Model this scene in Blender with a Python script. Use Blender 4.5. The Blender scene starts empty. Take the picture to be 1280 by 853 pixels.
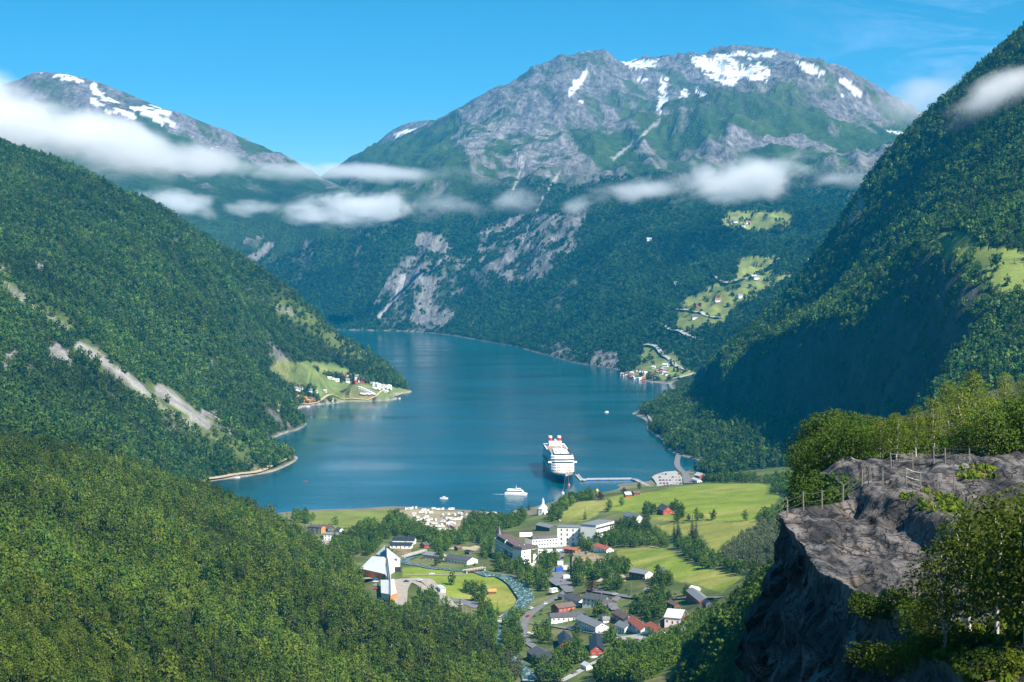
import bpy, bmesh, math, random
import numpy as np
from mathutils import Vector, Matrix
random.seed(7); RNG = np.random.default_rng(7)
R = math.radians
scene = bpy.context.scene
COL = scene.collection

# ---------------------------------------------------------------- camera
F, CX, HY, EYE = 2460.0, 640.0, 300.0, 285.0      # focal length and horizon in photo pixels (1280 wide), eye height in m
cd = bpy.data.cameras.new("camera"); cam = bpy.data.objects.new("camera", cd); COL.objects.link(cam)
cam.location = (0, 0, EYE); cam.rotation_euler = (R(90), 0, 0)
cd.sensor_width = 36; cd.lens = F/1280*36
cd.shift_y = (HY-426.5)/1280
cd.clip_start = 1; cd.clip_end = 60000
scene.camera = cam

# ---------------------------------------------------------------- sky, sun, exposure
SUN_EL, SUN_AZ = R(44), R(47)        # azimuth: how far the sun stands behind the viewer's right hand
sdir = Vector((math.cos(SUN_AZ)*math.cos(SUN_EL), -math.sin(SUN_AZ)*math.cos(SUN_EL), math.sin(SUN_EL)))
world = bpy.data.worlds.new("World"); scene.world = world; world.use_nodes = True
def build_world():
    nt = world.node_tree; nt.nodes.clear()
    N = nt.nodes.new; L = nt.links.new
    out = N('ShaderNodeOutputWorld'); bg = N('ShaderNodeBackground'); bg.inputs[1].default_value = 0.075
    sky = N('ShaderNodeTexSky'); sky.sky_type = 'NISHITA'; sky.sun_disc = False
    sky.sun_elevation = SUN_EL; sky.sun_rotation = math.atan2(sdir.x, sdir.y)
    sky.altitude = 600; sky.air_density = 1.0; sky.dust_density = 0.1; sky.ozone_density = 2.0
    tc = N('ShaderNodeTexCoord'); mp = N('ShaderNodeMapping'); mp.vector_type = 'POINT'
    mp.inputs['Location'].default_value = (0, 0, 0.03); mp.inputs['Scale'].default_value = (1, 1, 2.2)
    L(tc.outputs['Generated'], mp.inputs['Vector'])
    nrm = N('ShaderNodeVectorMath'); nrm.operation = 'NORMALIZE'
    L(mp.outputs[0], nrm.inputs[0]); L(nrm.outputs[0], sky.inputs[0])
    hs = N('ShaderNodeHueSaturation'); hs.inputs['Hue'].default_value = 0.482
    hs.inputs['Saturation'].default_value = 1.42; hs.inputs['Value'].default_value = 1.0
    L(sky.outputs[0], hs.inputs['Color'])
    # thin cirrus streaks high over the right hand ridge
    sp = N('ShaderNodeSeparateXYZ'); L(tc.outputs['Generated'], sp.inputs[0])
    cm = N('ShaderNodeMapping'); cm.inputs['Scale'].default_value = (9, 3, 34); cm.inputs['Rotation'].default_value = (0, R(-12), 0)
    L(tc.outputs['Generated'], cm.inputs[0])
    nz = N('ShaderNodeTexNoise'); nz.inputs['Scale'].default_value = 1.6; nz.inputs['Detail'].default_value = 7; nz.inputs['Roughness'].default_value = .62
    nz.inputs['Distortion'].default_value = .6
    L(cm.outputs[0], nz.inputs['Vector'])
    r1 = N('ShaderNodeMapRange'); r1.inputs[1].default_value = .45; r1.inputs[2].default_value = .78; L(nz.outputs[0], r1.inputs[0])
    r2 = N('ShaderNodeMapRange'); r2.inputs[1].default_value = .10; r2.inputs[2].default_value = .24; r2.interpolation_type = 'SMOOTHSTEP'
    L(sp.outputs[0], r2.inputs[0])
    mm = N('ShaderNodeMath'); mm.operation = 'MULTIPLY'; L(r1.outputs[0], mm.inputs[0]); L(r2.outputs[0], mm.inputs[1])
    m2 = N('ShaderNodeMath'); m2.operation = 'MULTIPLY'; m2.inputs[1].default_value = .85; L(mm.outputs[0], m2.inputs[0])
    mx = N('ShaderNodeMix'); mx.data_type = 'RGBA'; L(m2.outputs[0], mx.inputs[0])
    L(hs.outputs[0], mx.inputs[6]); mx.inputs[7].default_value = (3.6, 5.2, 7.6, 1)
    L(mx.outputs[2], bg.inputs[0]); L(bg.outputs[0], out.inputs[0])
build_world()
sl = bpy.data.lights.new("sun", 'SUN'); sl.energy = 4.9; sl.angle = R(.5); sl.color = (1, .93, .82)
so = bpy.data.objects.new("sun", sl); COL.objects.link(so)
so.rotation_euler = sdir.to_track_quat('Z', 'Y').to_euler(); so.location = (0, 0, 900)
vs = scene.view_settings
vs.view_transform = 'Standard'; vs.look = 'None'; vs.exposure = 1.13; vs.gamma = 1; vs.use_curve_mapping = False
cy = scene.cycles
cy.max_bounces = 8; cy.diffuse_bounces = 3; cy.glossy_bounces = 2; cy.transmission_bounces = 2; cy.volume_bounces = 6; cy.transparent_max_bounces = 6
cy.caustics_reflective = False; cy.caustics_refractive = False
cy.use_denoising = True; cy.sample_clamp_indirect = 4

# ---------------------------------------------------------------- helpers: numbers
def P(px, py, D): return ((px-CX)/F*D, D, EYE-(py-HY)/F*D)
def Q(px, z, D): return ((px-CX)/F*D, D, z)
def S(px, py, z=0.0):
    D = (EYE-z)*F/(py-HY); return ((px-CX)/F*D, D, z)
def proj(x, y, z): return CX+x/y*F, HY+(EYE-z)/y*F
def sstep(a, b, x):
    t = np.clip((np.asarray(x, float)-a)/(b-a), 0, 1); return t*t*(3-2*t)
def _h(ix, iy, seed):
    n = (ix.astype(np.int64)*374761393+iy.astype(np.int64)*668265263+seed*1442695041) & 0xffffffff
    n = ((n ^ (n >> 13))*1274126177) & 0xffffffff
    return ((n ^ (n >> 16)) & 0xffff)/65535.0
def vnoise(x, y, seed=0):                 # value noise -1..1
    ix = np.floor(x); iy = np.floor(y); fx = x-ix; fy = y-iy
    u = fx*fx*fx*(fx*(fx*6-15)+10); v = fy*fy*fy*(fy*(fy*6-15)+10)
    a = _h(ix, iy, seed); b = _h(ix+1, iy, seed); c = _h(ix, iy+1, seed); d = _h(ix+1, iy+1, seed)
    return 2*((a*(1-u)+b*u)*(1-v)+(c*(1-u)+d*u)*v)-1
def fbm(x, y, s, o=4, seed=0, ridged=False):
    t = 0; a = 1; n = 0; x = x/s; y = y/s
    for k in range(o):
        v = vnoise(x+17.3*k, y-9.1*k, seed+k*7)
        if ridged: v = 1-2*np.abs(v)
        t = t+a*v; n += a; a *= .5
        x, y = (x*1.7-y*1.1), (x*1.1+y*1.7)
    return t/n
def inpoly(px, py, poly):
    px = np.asarray(px, float); py = np.asarray(py, float); r = np.zeros(px.shape, bool); n = len(poly)
    for i in range(n):
        x1, y1 = poly[i]; x2, y2 = poly[(i+1) % n]
        if y1 == y2: continue
        c = ((y1 > py) != (y2 > py)) & (px < (x2-x1)*(py-y1)/(y2-y1)+x1)
        r ^= c
    return r
def segdist(px, py, line):
    d = np.full(np.shape(px), 1e9)
    for (x1, y1), (x2, y2) in zip(line[:-1], line[1:]):
        vx, vy = x2-x1, y2-y1; t = np.clip(((px-x1)*vx+(py-y1)*vy)/(vx*vx+vy*vy+1e-9), 0, 1)
        d = np.minimum(d, np.hypot(px-x1-t*vx, py-y1-t*vy))
    return d
class TPS:
    def __init__(s, pts, reg=1e-4):
        p = np.array(pts, float); s.c = p[:, :2]/1000.; n = len(p); z = p[:, 2]/1000.
        K = s.k(s.c[:, None, :]-s.c[None]) + reg*np.eye(n)
        A = np.zeros((n+3, n+3)); A[:n, :n] = K; A[:n, n] = 1; A[:n, n+1:] = s.c; A[n:, :n] = A[:n, n:].T
        s.w = np.linalg.solve(A, np.r_[z, 0, 0, 0])
    @staticmethod
    def k(d):
        r2 = (d**2).sum(-1); return r2*np.log(r2+1e-12)*.5
    def __call__(s, x, y):
        x = np.asarray(x, float); sh = x.shape; q = np.stack([x.ravel(), np.asarray(y, float).ravel()], 1)/1000.
        o = np.empty(len(q)); n = len(s.c)
        for i in range(0, len(q), 40000):
            b = q[i:i+40000]; o[i:i+40000] = s.k(b[:, None]-s.c[None])@s.w[:n]+s.w[n]+b@s.w[n+1:]
        return (o*1000).reshape(sh)
# ---------------------------------------------------------------- terrain: six hills and the valley floor
A_PTS = [S(515,490),S(470,496),S(430,502),S(370,512),S(333,516),S(355,542),S(332,551),S(370,570),S(340,590),S(300,597),S(258,603),
  Q(530,-40,3850),Q(560,-60,3500),Q(450,-40,3300),Q(400,-40,2900),Q(420,-40,2450),Q(340,-40,2250),Q(280,-20,2150),
  Q(480,3,3600),Q(430,6,3520),Q(375,8,3380),
  P(0,540,1750),P(100,560,1900),P(200,580,2180),P(-250,560,1700),P(-250,300,2500),P(-250,150,3400),
  P(0,450,2250),P(0,350,2750),P(0,250,3200),P(0,188,3650),P(100,480,2350),P(100,400,2750),P(100,300,3250),P(100,226,3700),
  P(200,520,2420),P(200,430,2850),P(200,350,3250),P(190,260,3750),P(250,310,3800),P(250,400,3200),P(300,545,2560),P(300,470,2900),P(300,400,3400),
  P(270,570,2400),P(330,560,2600),P(325,490,3180),
  P(305,349,3900),P(345,378,3950),P(345,455,3420),P(400,470,3470),P(440,470,3520),P(400,402,4000),P(440,427,4000),P(480,457,3950),P(500,477,3850),
  Q(400,-40,4800),Q(300,-20,5000),Q(190,120,4900),Q(100,250,4900),Q(0,300,4900),Q(-250,400,4700),Q(470,-40,4300)]
B_PTS = [S(870,602),S(855,590),S(838,565),S(828,552),S(808,535),S(790,518),S(800,510),S(840,490),
  Q(760,-40,3200),Q(790,-50,2800),Q(820,-40,2450),Q(780,-50,3800),Q(830,-10,4000),
  S(935,604,12),S(1000,606,20),S(1080,590,35),P(1150,565,2080),P(1280,540,1720),P(1500,520,1650),
  Q(905,16,2500),Q(960,26,2330),Q(1020,38,2230),Q(1090,60,2150),
  P(880,478,2900),P(925,455,2750),P(985,425,2620),P(1050,405,2500),P(1100,405,2400),P(1125,470,2240),P(1140,520,2150),
  P(835,497,3300),P(870,478,3350),P(900,452,3380),P(950,415,3380),P(985,385,3360),P(1020,345,3330),P(1050,300,3300),P(1065,265,3250),P(1085,225,3200),
  P(1120,192,3150),P(1170,157,3100),P(1220,106,3050),P(1280,52,3000),P(1500,-120,2900),
  P(1000,405,3050),P(1050,370,2950),P(1100,300,2900),P(1100,360,2700),P(1180,250,2750),P(1158,309,2330),P(1179,289,2400),P(1212,292,2370),P(1250,366,2040),P(1224,341,2125),P(1340,335,2090),P(1180,345,2210),P(1180,405,2090),P(1180,470,2000),
  P(1280,315,2150),P(1280,372,2015),P(1280,220,2450),P(1280,140,2750),P(1280,450,1880),P(1500,200,2200),P(1500,380,1850),
  Q(1050,-20,4500),Q(1280,200,4300),Q(1500,400,4200),Q(900,-40,4300)]
C_PTS = [S(440,413),S(490,414),S(550,418),S(600,426),S(640,433),S(690,446),S(730,456),S(775,470),S(800,476),S(830,480),S(870,478),
  Q(440,-60,5500),Q(600,-60,4800),Q(720,-60,4100),Q(800,-60,3600),Q(200,-60,5600),Q(0,-60,5600),Q(900,-10,3600),Q(320,0,6300),Q(200,0,6400),
  P(330,380,6700),P(300,300,7400),P(230,290,7300),P(400,330,6900),P(400,265,7500),P(480,370,6500),P(470,300,7000),P(560,380,6250),P(560,340,6450),
  P(560,270,7000),P(600,300,6700),P(640,330,6300),P(680,360,5900),P(680,300,6300),P(560,225,7600),P(640,225,7500),P(640,260,6900),P(720,330,5900),P(720,260,6700),
  P(690,420,5150),P(760,430,4650),P(760,380,5200),P(780,330,5700),P(830,440,4350),P(860,420,4400),P(900,380,4700),P(950,340,5100),P(1000,325,5300),P(860,350,5200),
  P(850,290,6000),P(940,285,5900),P(1000,280,5800),P(900,230,6900),P(1000,225,6800),P(1070,240,6600),P(800,240,6900),
  P(1060,330,4700),P(1000,370,4500),P(940,430,4150),P(1150,300,4500),P(1150,200,7000),P(1300,200,7000),
  # green shoulder in front of the snowfields
  P(720,190,8000),P(800,157,8600),P(840,132,8700),P(880,116,8750),P(920,101,8800),P(980,97,8850),P(1035,89,8900),P(1070,120,8800),P(1100,150,8700),P(1150,168,8600),
  P(860,180,7900),P(940,170,7900),P(1020,160,8000),P(1080,195,7700),
  # summit plateau and its left flank
  P(470,226,8700),P(430,250,8600),P(400,262,8200),P(505,208,9000),P(550,174,9400),P(530,190,9200),P(590,140,9700),P(640,114,10000),P(690,88,10200),P(715,77,10300),P(740,73,10400),P(780,76,10600),P(815,79,10800),P(855,71,11000),P(900,69,11000),
  P(970,67,11000),P(1010,84,11000),P(1050,93,10900),P(1080,108,10700),P(1100,130,10500),P(1150,161,10000),P(1185,185,9600),
  P(650,150,9200),P(720,130,9300),P(800,120,9700),P(560,195,8600),P(640,190,8600),P(800,165,9000),P(860,112,10000),P(950,95,10100),P(1030,103,10000),
  Q(500,500,11500),Q(650,900,12500),Q(850,1100,13500),Q(1000,1100,13500),Q(1200,700,12500),Q(1400,500,11000)]
D_PTS = [P(-250,130,9300),P(-60,118,9400),P(20,106,9500),P(35,95,9500),P(50,92,9500),P(98,97,9500),P(120,111,9400),P(150,128,9300),P(180,134,9300),P(212,138,9200),P(232,158,9100),
  P(270,187,9000),P(310,193,9000),P(350,195,9000),P(380,213,9000),P(430,238,8900),P(480,262,8700),
  P(0,180,8200),P(100,180,8200),P(200,205,8000),P(300,235,7900),P(390,250,7900),P(100,250,7000),P(250,280,7200),P(350,290,7300),Q(450,300,7600),
  Q(0,0,6300),Q(200,0,6300),Q(400,-40,6300),Q(-250,100,6300),Q(500,-40,7000),Q(560,200,9200),
  Q(0,800,10800),Q(200,700,10600),Q(400,350,10500),Q(-250,700,10800)]
E_PTS = [P(400,250,11700),P(430,222,11800),P(455,196,11900),P(470,183,12000),P(485,170,12000),P(500,164,12100),P(530,160,12200),P(555,160,12200),P(600,175,12200),P(650,190,12200),
  P(480,190,11300),P(520,185,11200),Q(560,600,11000),Q(480,500,10500),Q(400,450,11500),Q(450,500,13200),Q(550,600,13500),Q(350,300,12500),Q(650,500,13300)]
F_PTS = [P(0,585,1300),P(-250,570,1250),P(100,587,1400),P(180,604,1500),P(250,627,1600),P(300,650,1610),P(350,669,1570),P(395,703,1500),P(430,750,1400),
  P(0,668,1000),P(0,750,800),P(0,853,650),P(0,1000,480),P(150,650,1150),P(150,750,920),P(150,853,730),P(300,720,1230),P(300,790,1010),P(300,853,850),P(300,1050,560),
  P(450,790,1210),P(450,853,1000),P(550,812,1180),P(550,853,1080),P(-250,700,850),P(-250,900,550),
  Q(0,80,1700),Q(100,50,1750),Q(180,10,1850),Q(250,-10,1900),Q(300,-12,1850),Q(360,-5,1780),Q(410,0,1700),Q(470,5,1420),Q(540,10,1320),Q(600,10,1230),Q(640,10,1080),Q(640,15,900),Q(600,30,700),Q(700,0,1000)]
G_PTS = [S(350,641),S(400,637),S(450,636),S(490,633),S(540,635),S(590,638),S(598,648),S(612,650),S(622,641),S(655,637),S(690,628),S(705,622),S(770,606),S(800,603),S(830,590),S(875,590),
  Q(300,-12,2150),Q(400,-12,2200),Q(500,-12,2220),Q(600,-14,2200),Q(700,-14,2280),Q(760,-14,2420),Q(815,-14,2480),
  S(360,650,2),S(450,650,3),S(560,650,2.5),S(580,665,4),S(400,680,8),S(480,700,12),S(520,730,14),S(600,690,9),S(560,700,10),S(640,690,10),S(640,660,5),S(690,640,4),
  S(690,670,13),S(750,668,18),S(660,745,13),S(640,765,14),S(700,760,20),S(700,800,24),S(640,853,24),S(720,853,28),S(560,790,22),S(620,800,18),S(760,770,27),S(800,790,32),
  S(740,720,24),S(790,700,30),S(840,720,38),S(900,735,48),S(850,690,40),S(920,650,42),S(870,606,26),S(800,612,20),S(930,606,30),S(780,625,22),S(720,628,16),S(700,640,14),S(720,645,15),
  S(800,650,30),S(960,630,44),S(985,660,54),S(850,765,46),S(790,830,36),S(870,800,62),S(860,770,50),
  Q(760,3,2200),Q(800,.8,2270),Q(820,1,2290),Q(850,1.2,2300),Q(880,3,2300),Q(950,14,2300)]
H_PTS = [P(860,853,830),P(915,853,620),P(890,810,900),P(950,800,660),P(968,745,850),P(990,715,1050),Q(985,48,1350),Q(1000,55,1500),Q(880,42,1200),
  P(1000,770,560),P(1100,690,420),P(1000,830,420),P(1200,660,650),P(1200,610,1200),P(1280,640,420),P(1280,620,600),P(1280,580,900),P(1280,700,300),P(1400,600,500),P(1400,600,300),
  Q(900,120,400),Q(800,60,400),Q(950,140,300),Q(850,75,600),Q(750,20,600),Q(700,0,450),Q(840,35,1300),Q(800,25,1100),Q(760,5,900),Q(720,0,1000),Q(700,10,700),Q(900,30,1500),Q(960,25,1700),Q(1100,70,1700),Q(1300,130,1700),
  (260,430,300),(330,620,380),(460,900,380),(560,1200,330),(380,420,420),(100,200,215)]
CLIFF = [P(*p)[:2] for p in ((905,462,3000),(940,447,2850),(985,425,2660),(1050,402,2500),(1095,398,2400),(1122,440,2290),(1118,500,2220),(1105,560,2150),(1110,590,2080))]
CLIFF_IN = CLIFF+[(400, 1400), (1900, 1400), (1500, 4600), (420, 4600)]
TP = {k: TPS(v) for k, v in dict(A=A_PTS, B=B_PTS, C=C_PTS, D=D_PTS, E=E_PTS, F=F_PTS, G=G_PTS, H=H_PTS).items()}
KEYS = list(TP)
def hills(x, y):
    x = np.asarray(x, float); y = np.asarray(y, float); out = np.full((len(KEYS),)+x.shape, -200.)
    RNGE = dict(A=(1300, 5600), B=(1500, 5000), C=(3500, 15000), D=(5800, 15000), E=(9800, 15000), F=(0, 2300), G=(600, 2600), H=(0, 2000))
    px = CX+x/y*F
    PXR = dict(A=(-1e9, 620), B=(730, 1e9), C=(100, 1e9), D=(-1e9, 620), E=(300, 720), F=(-1e9, 760), G=(250, 1080), H=(640, 1e9))
    for i, k in enumerate(KEYS):
        lo, hi = RNGE[k]; a, b = PXR[k]; m = (y >= lo) & (y <= hi) & (px > a) & (px < b)
        if not m.any(): continue
        X, Y = x[m], y[m]; z = TP[k](X, Y)
        land = sstep(2, 60, z)
        if k == 'A':
            w = (X*.8-Y*.6); z = z+land*(10*fbm(X*.6+Y*.8, w*.3, 110, 4, 3, True)+sstep(20, 150, z)*44*fbm(X*.6+Y*.8, w*.22, 330, 3, 2, True)+10*fbm(X, Y, 260, 3, 5)+4*fbm(X, Y, 40, 3, 6))
        elif k == 'B':
            lx = np.array([p[0] for p in CLIFF]); ly = np.array([p[1] for p in CLIFF])
            d = segdist(X, Y, CLIFF); side = inpoly(X, Y, CLIFF_IN); sd = np.where(side, d, -d)+9*fbm(X, Y, 60, 3, 14)
            z = np.where(z > 0, z*(.34+.66*sstep(-42, 4, sd)), z); land = sstep(2, 60, z)
            land = land*(1-.85*np.exp(-((X-515)**2+(Y-2130)**2)/130**2))
            z = z+land*(13*fbm(X*.5, Y, 150, 4, 11, True)+10*fbm(X, Y, 300, 3, 12)+4*fbm(X, Y, 45, 3, 13))
        elif k == 'C':
            hi_ = sstep(60, 400, z)
            z = z+sstep(5, 130, z)*(36*fbm(X*1.25, Y*.30, 260, 5, 21, True)+26*fbm(X, Y*.7, 150, 5, 22, True))+hi_*(50*fbm(X*1.2, Y*.4, 620, 4, 23, True)+7*fbm(X, Y, 60, 3, 24))*(1-.6*sstep(600, 1050, z))
        elif k == 'D':
            z = z+land*(26*fbm(X, Y*.5, 420, 5, 31, True)+12*fbm(X, Y, 140, 4, 32, True))*(1-.5*sstep(600, 1000, z))
        elif k == 'E':
            z = z+20*fbm(X, Y*.5, 400, 4, 41, True)
        elif k == 'F':
            z = z+sstep(10, 60, z)*(5*fbm(X, Y, 150, 3, 51)+2*fbm(X, Y, 40, 2, 52))
        elif k == 'G':
            z = z+sstep(5, 25, z)*(1.0*fbm(X, Y, 60, 3, 61))
        elif k == 'H':
            z = z+sstep(40, 90, z)*(6*fbm(X, Y, 90, 3, 71)+3*fbm(X, Y, 30, 3, 72))
        out[i][m] = z
    return out
def ground(x, y): return np.maximum(hills(x, y).max(0), -30)
_DS = np.exp(np.linspace(math.log(420), math.log(13000), 900))
def hit(px, py, lo=420, water=True):
    """where the ray through a photo pixel first meets the land (or the water)"""
    D = _DS[_DS >= lo]
    x = (px-CX)/F*D; zr = EYE-(py-HY)/F*D; g = ground(x, D)
    if water: g = np.maximum(g, 0)
    i = np.argmax(zr <= g)
    if zr[i] > g[i]: return None
    a, b = (D[i-1], D[i]) if i else (D[0], D[0])
    for _ in range(14):
        m = .5*(a+b); gg = float(ground(np.array([(px-CX)/F*m]), np.array([m]))[0]); gg = max(gg, 0) if water else gg
        if EYE-(py-HY)/F*m <= gg: b = m
        else: a = m
    return Vector(((px-CX)/F*b, b, EYE-(py-HY)/F*b))
def gz(x, y): return float(max(ground(np.array([float(x)]), np.array([float(y)]))[0], 0))
# ---------------------------------------------------------------- materials
def lin(r, g, b): return tuple((c/12.92 if c <= .04045 else ((c+.055)/1.055)**2.4) for c in (r/255, g/255, b/255))
MATS = {}
def mat(name, col, rough=.7, metal=0, var=0, scale=1.0, bump=0, spec=.4, island=0):
    """plain painted/wooden/stone surface with slight procedural wear"""
    if name in MATS: return MATS[name]
    m = bpy.data.materials.new(name); m.use_nodes = True; nt = m.node_tree; b = nt.nodes['Principled BSDF']
    b.inputs['Roughness'].default_value = rough; b.inputs['Metallic'].default_value = metal; b.inputs['Specular IOR Level'].default_value = spec
    b.inputs['Base Color'].default_value = (*col, 1)
    if var:
        tc = nt.nodes.new('ShaderNodeTexCoord'); nz = nt.nodes.new('ShaderNodeTexNoise')
        nz.inputs['Scale'].default_value = scale; nz.inputs['Detail'].default_value = 5; nz.inputs['Roughness'].default_value = .65
        nt.links.new(tc.outputs['Object'], nz.inputs['Vector'])
        mr = nt.nodes.new('ShaderNodeMapRange'); mr.inputs[1].default_value = .3; mr.inputs[2].default_value = .7
        mr.inputs[3].default_value = 1-var; mr.inputs[4].default_value = 1+var
        nt.links.new(nz.outputs[0], mr.inputs[0])
        mx = nt.nodes.new('ShaderNodeVectorMath'); mx.operation = 'SCALE'; mx.inputs[0].default_value = col
        nt.links.new(mr.outputs[0], mx.inputs['Scale']); nt.links.new(mx.outputs[0], b.inputs['Base Color'])
        if bump:
            bp = nt.nodes.new('ShaderNodeBump'); bp.inputs['Strength'].default_value = 1; bp.inputs['Distance'].default_value = bump
            nt.links.new(nz.outputs[0], bp.inputs['Height']); nt.links.new(bp.outputs[0], b.inputs['Normal'])
    MATS[name] = m; return m

def land_material():
    m = bpy.data.materials.new('land'); m.use_nodes = True; nt = m.node_tree; N = nt.nodes.new; L = nt.links.new
    b = nt.nodes['Principled BSDF']; b.inputs['Roughness'].default_value = .9; b.inputs['Specular IOR Level'].default_value = .12
    a = N('ShaderNodeAttribute'); a.attribute_name = 'alb'; k = N('ShaderNodeAttribute'); k.attribute_name = 'msk'
    sep = N('ShaderNodeSeparateColor'); L(k.outputs['Color'], sep.inputs[0])
    geo = N('ShaderNodeNewGeometry')
    def noise(scale, detail, rough=.6, v=None):
        n = N('ShaderNodeTexNoise'); n.inputs['Scale'].default_value = scale; n.inputs['Detail'].default_value = detail; n.inputs['Roughness'].default_value = rough
        L(v if v else geo.outputs['Position'], n.inputs['Vector']); return n.outputs[0]
    def math_(op, x, y, clamp=False):
        n = N('ShaderNodeMath'); n.operation = op; n.use_clamp = clamp
        for i, q in enumerate((x, y)):
            if isinstance(q, (int, float)): n.inputs[i].default_value = q
            else: L(q, n.inputs[i])
        return n.outputs[0]
    def rng(x, a0, a1, b0, b1):
        n = N('ShaderNodeMapRange'); L(x, n.inputs[0])
        for i, q in enumerate((a0, a1, b0, b1)): n.inputs[1+i].default_value = q
        return n.outputs[0]
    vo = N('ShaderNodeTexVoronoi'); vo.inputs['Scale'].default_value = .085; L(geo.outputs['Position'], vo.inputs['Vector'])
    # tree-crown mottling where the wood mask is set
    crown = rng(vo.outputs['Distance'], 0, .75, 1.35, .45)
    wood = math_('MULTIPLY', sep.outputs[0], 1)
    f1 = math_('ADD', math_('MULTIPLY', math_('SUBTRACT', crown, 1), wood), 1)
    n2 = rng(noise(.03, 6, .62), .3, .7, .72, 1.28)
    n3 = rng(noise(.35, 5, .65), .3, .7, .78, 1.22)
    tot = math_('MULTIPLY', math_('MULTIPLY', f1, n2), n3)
    # rock streaks: stretched down the face
    mp = N('ShaderNodeMapping'); mp.inputs['Scale'].default_value = (.05, .02, .012); L(geo.outputs['Position'], mp.inputs[0])
    st = noise(1, 8, .68, mp.outputs[0]); stf = rng(st, .34, .66, .45, 1.5)
    rk = math_('ADD', math_('MULTIPLY', math_('SUBTRACT', stf, 1), sep.outputs[1]), 1)
    tot = math_('MULTIPLY', tot, rk)
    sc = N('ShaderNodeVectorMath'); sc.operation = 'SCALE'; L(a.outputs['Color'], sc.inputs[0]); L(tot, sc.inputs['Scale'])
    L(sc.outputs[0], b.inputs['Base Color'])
    hgt = math_('ADD', math_('MULTIPLY', math_('MULTIPLY', crown, 7), wood), math_('MULTIPLY', math_('MULTIPLY', st, 26), sep.outputs[1]))
    hgt = math_('ADD', hgt, math_('MULTIPLY', n3, .5))
    bp = N('ShaderNodeBump'); bp.inputs['Strength'].default_value = .8; bp.inputs['Distance'].default_value = 1
    L(hgt, bp.inputs['Height']); L(bp.outputs[0], b.inputs['Normal'])
    return m
LAND = land_material()

def zc(pts, ox, oy, s): return [(x/s+ox, y/s+oy) for x, y in pts]
z2 = lambda p: zc(p, 400, 40, 2.942)
z3 = lambda p: zc(p, 800, 30, 2.667)
z1 = lambda p: zc(p, 0, 60, 2.942)
z4 = lambda p: zc(p, 0, 330, 2.9425)
z6 = lambda p: zc(p, 740, 590, 5.016)
v1 = lambda p: zc(p, 350, 620, 6.094)
v2 = lambda p: zc(p, 470, 620, 6.094)
v3 = lambda p: zc(p, 600, 620, 6.094)
v4 = lambda p: zc(p, 600, 720, 6.413)
v5 = lambda p: zc(p, 720, 720, 6.411)
SNOW_C = [z3(p) for p in ([(150,110),(230,112),(290,105),(330,130),(350,150),(400,130),(430,140),(435,175),(410,190),(350,180),(300,205),(260,190),(220,165),(180,130)],
  [(240,106),(310,98),(455,93),(470,104),(310,109)],[(515,125),(560,135),(620,160),(590,172),(550,155)],[(650,170),(690,185),(745,238),(720,238),(690,205)],[(826,346),(897,380),(890,388),(826,356)],
  [(72,186),(90,190),(92,250),(72,295),(56,292),(70,240)],[(150,213),(168,235),(140,257),(130,245)],[(180,203),(222,240),(203,245)],[(-10,170),(45,183),(40,191),(-10,182)],[(655,222),(674,238),(668,240)])] + \
  [z2(p) for p in ([(1085,97),(1255,105),(1225,125),(1195,135),(1160,142),(1130,125)],[(973,140),(985,148),(938,227),(914,234),(922,205),(950,170)],[(950,250),(985,255),(980,262),(950,257)])]
SNOW_D = [z1(p) for p in ([(150,96),(270,102),(325,126),(300,127),(250,121)],[(325,128),(365,138),(410,185),(440,195),(430,206),(400,202),(370,192),(340,155)],
  [(335,178),(380,205),(430,225),(480,240),(500,255),(490,265),(430,250),(380,235),(335,208)],[(470,213),(530,213),(600,222),(635,240),(625,265),(662,285),(655,300),(600,277),(550,252),(490,232)],[(775,365),(800,372),(790,376)])]
SNOW_E = [z2([(270,376),(340,352),(425,380),(380,392),(330,385),(300,402)])]
ROCK_C = [[(470,380),(500,330),(525,292),(560,300),(585,365),(560,412),(520,408),(515,360)],[(590,290),(650,268),(728,272),(722,310),(680,348),(640,352),(605,340)],[(660,165),(705,158),(722,190),(690,218),(660,218)],
  [(300,325),(338,303),(342,312),(310,335)],[(675,428),(700,424),(720,448),(690,446)],[(730,440),(770,440),(775,462),(740,460)],[(560,175),(600,140),(640,140),(632,175),(590,195)],[(555,330),(600,325),(600,345),(560,350)]]
FIELD_C = [[(905,268),(935,262),(992,268),(986,283),(930,289),(903,282)],[(925,319),(972,321),(966,345),(918,352)],[(848,382),(895,352),(960,342),(990,345),(930,378),(905,402),(870,420),(846,410)],
  [(806,432),(832,430),(850,445),(858,462),(870,470),(835,474),(790,474),(776,470),(800,455)]]
FIELD_A = [[(335,458),(350,452),(385,452),(400,468),(425,478),(455,478),(490,484),(513,489),(490,497),(430,502),(400,500),(395,490),(365,482),(345,470)],[(388,451),(415,455),(442,465),(420,471),(398,465)]]
SCREE_A = [(z4([(0,20),(60,110),(140,165),(250,235)]), 5, .6), (z4([(280,300),(370,345),(400,390),(470,430),(560,495),(640,560),(760,625),(870,670),(940,745)]), 4.5, 1), (z4([(590,465),(650,515),(770,595)]), 8, 1),
  ([(350,382),(378,397),(415,418),(470,452)], 6, .6)]
ROCK_A = [z4(p) for p in ([(160,310),(210,285),(262,315),(258,372),(190,390)],[(0,350),(50,310),(85,330),(20,392),(0,392)],[(735,530),(800,550),(815,570),(760,560)],[(800,590),(860,610),(855,625),(810,610)],[(135,0),(175,0),(165,50),(140,40)],[(780,360),(800,375),(790,385)],[(780,450),(825,475),(810,480)])]
FIELD_B = [[(1156,310),(1179,289),(1212,292),(1224,307),(1290,315),(1290,375),(1250,367),(1224,342),(1205,331),(1175,323)]]
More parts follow.
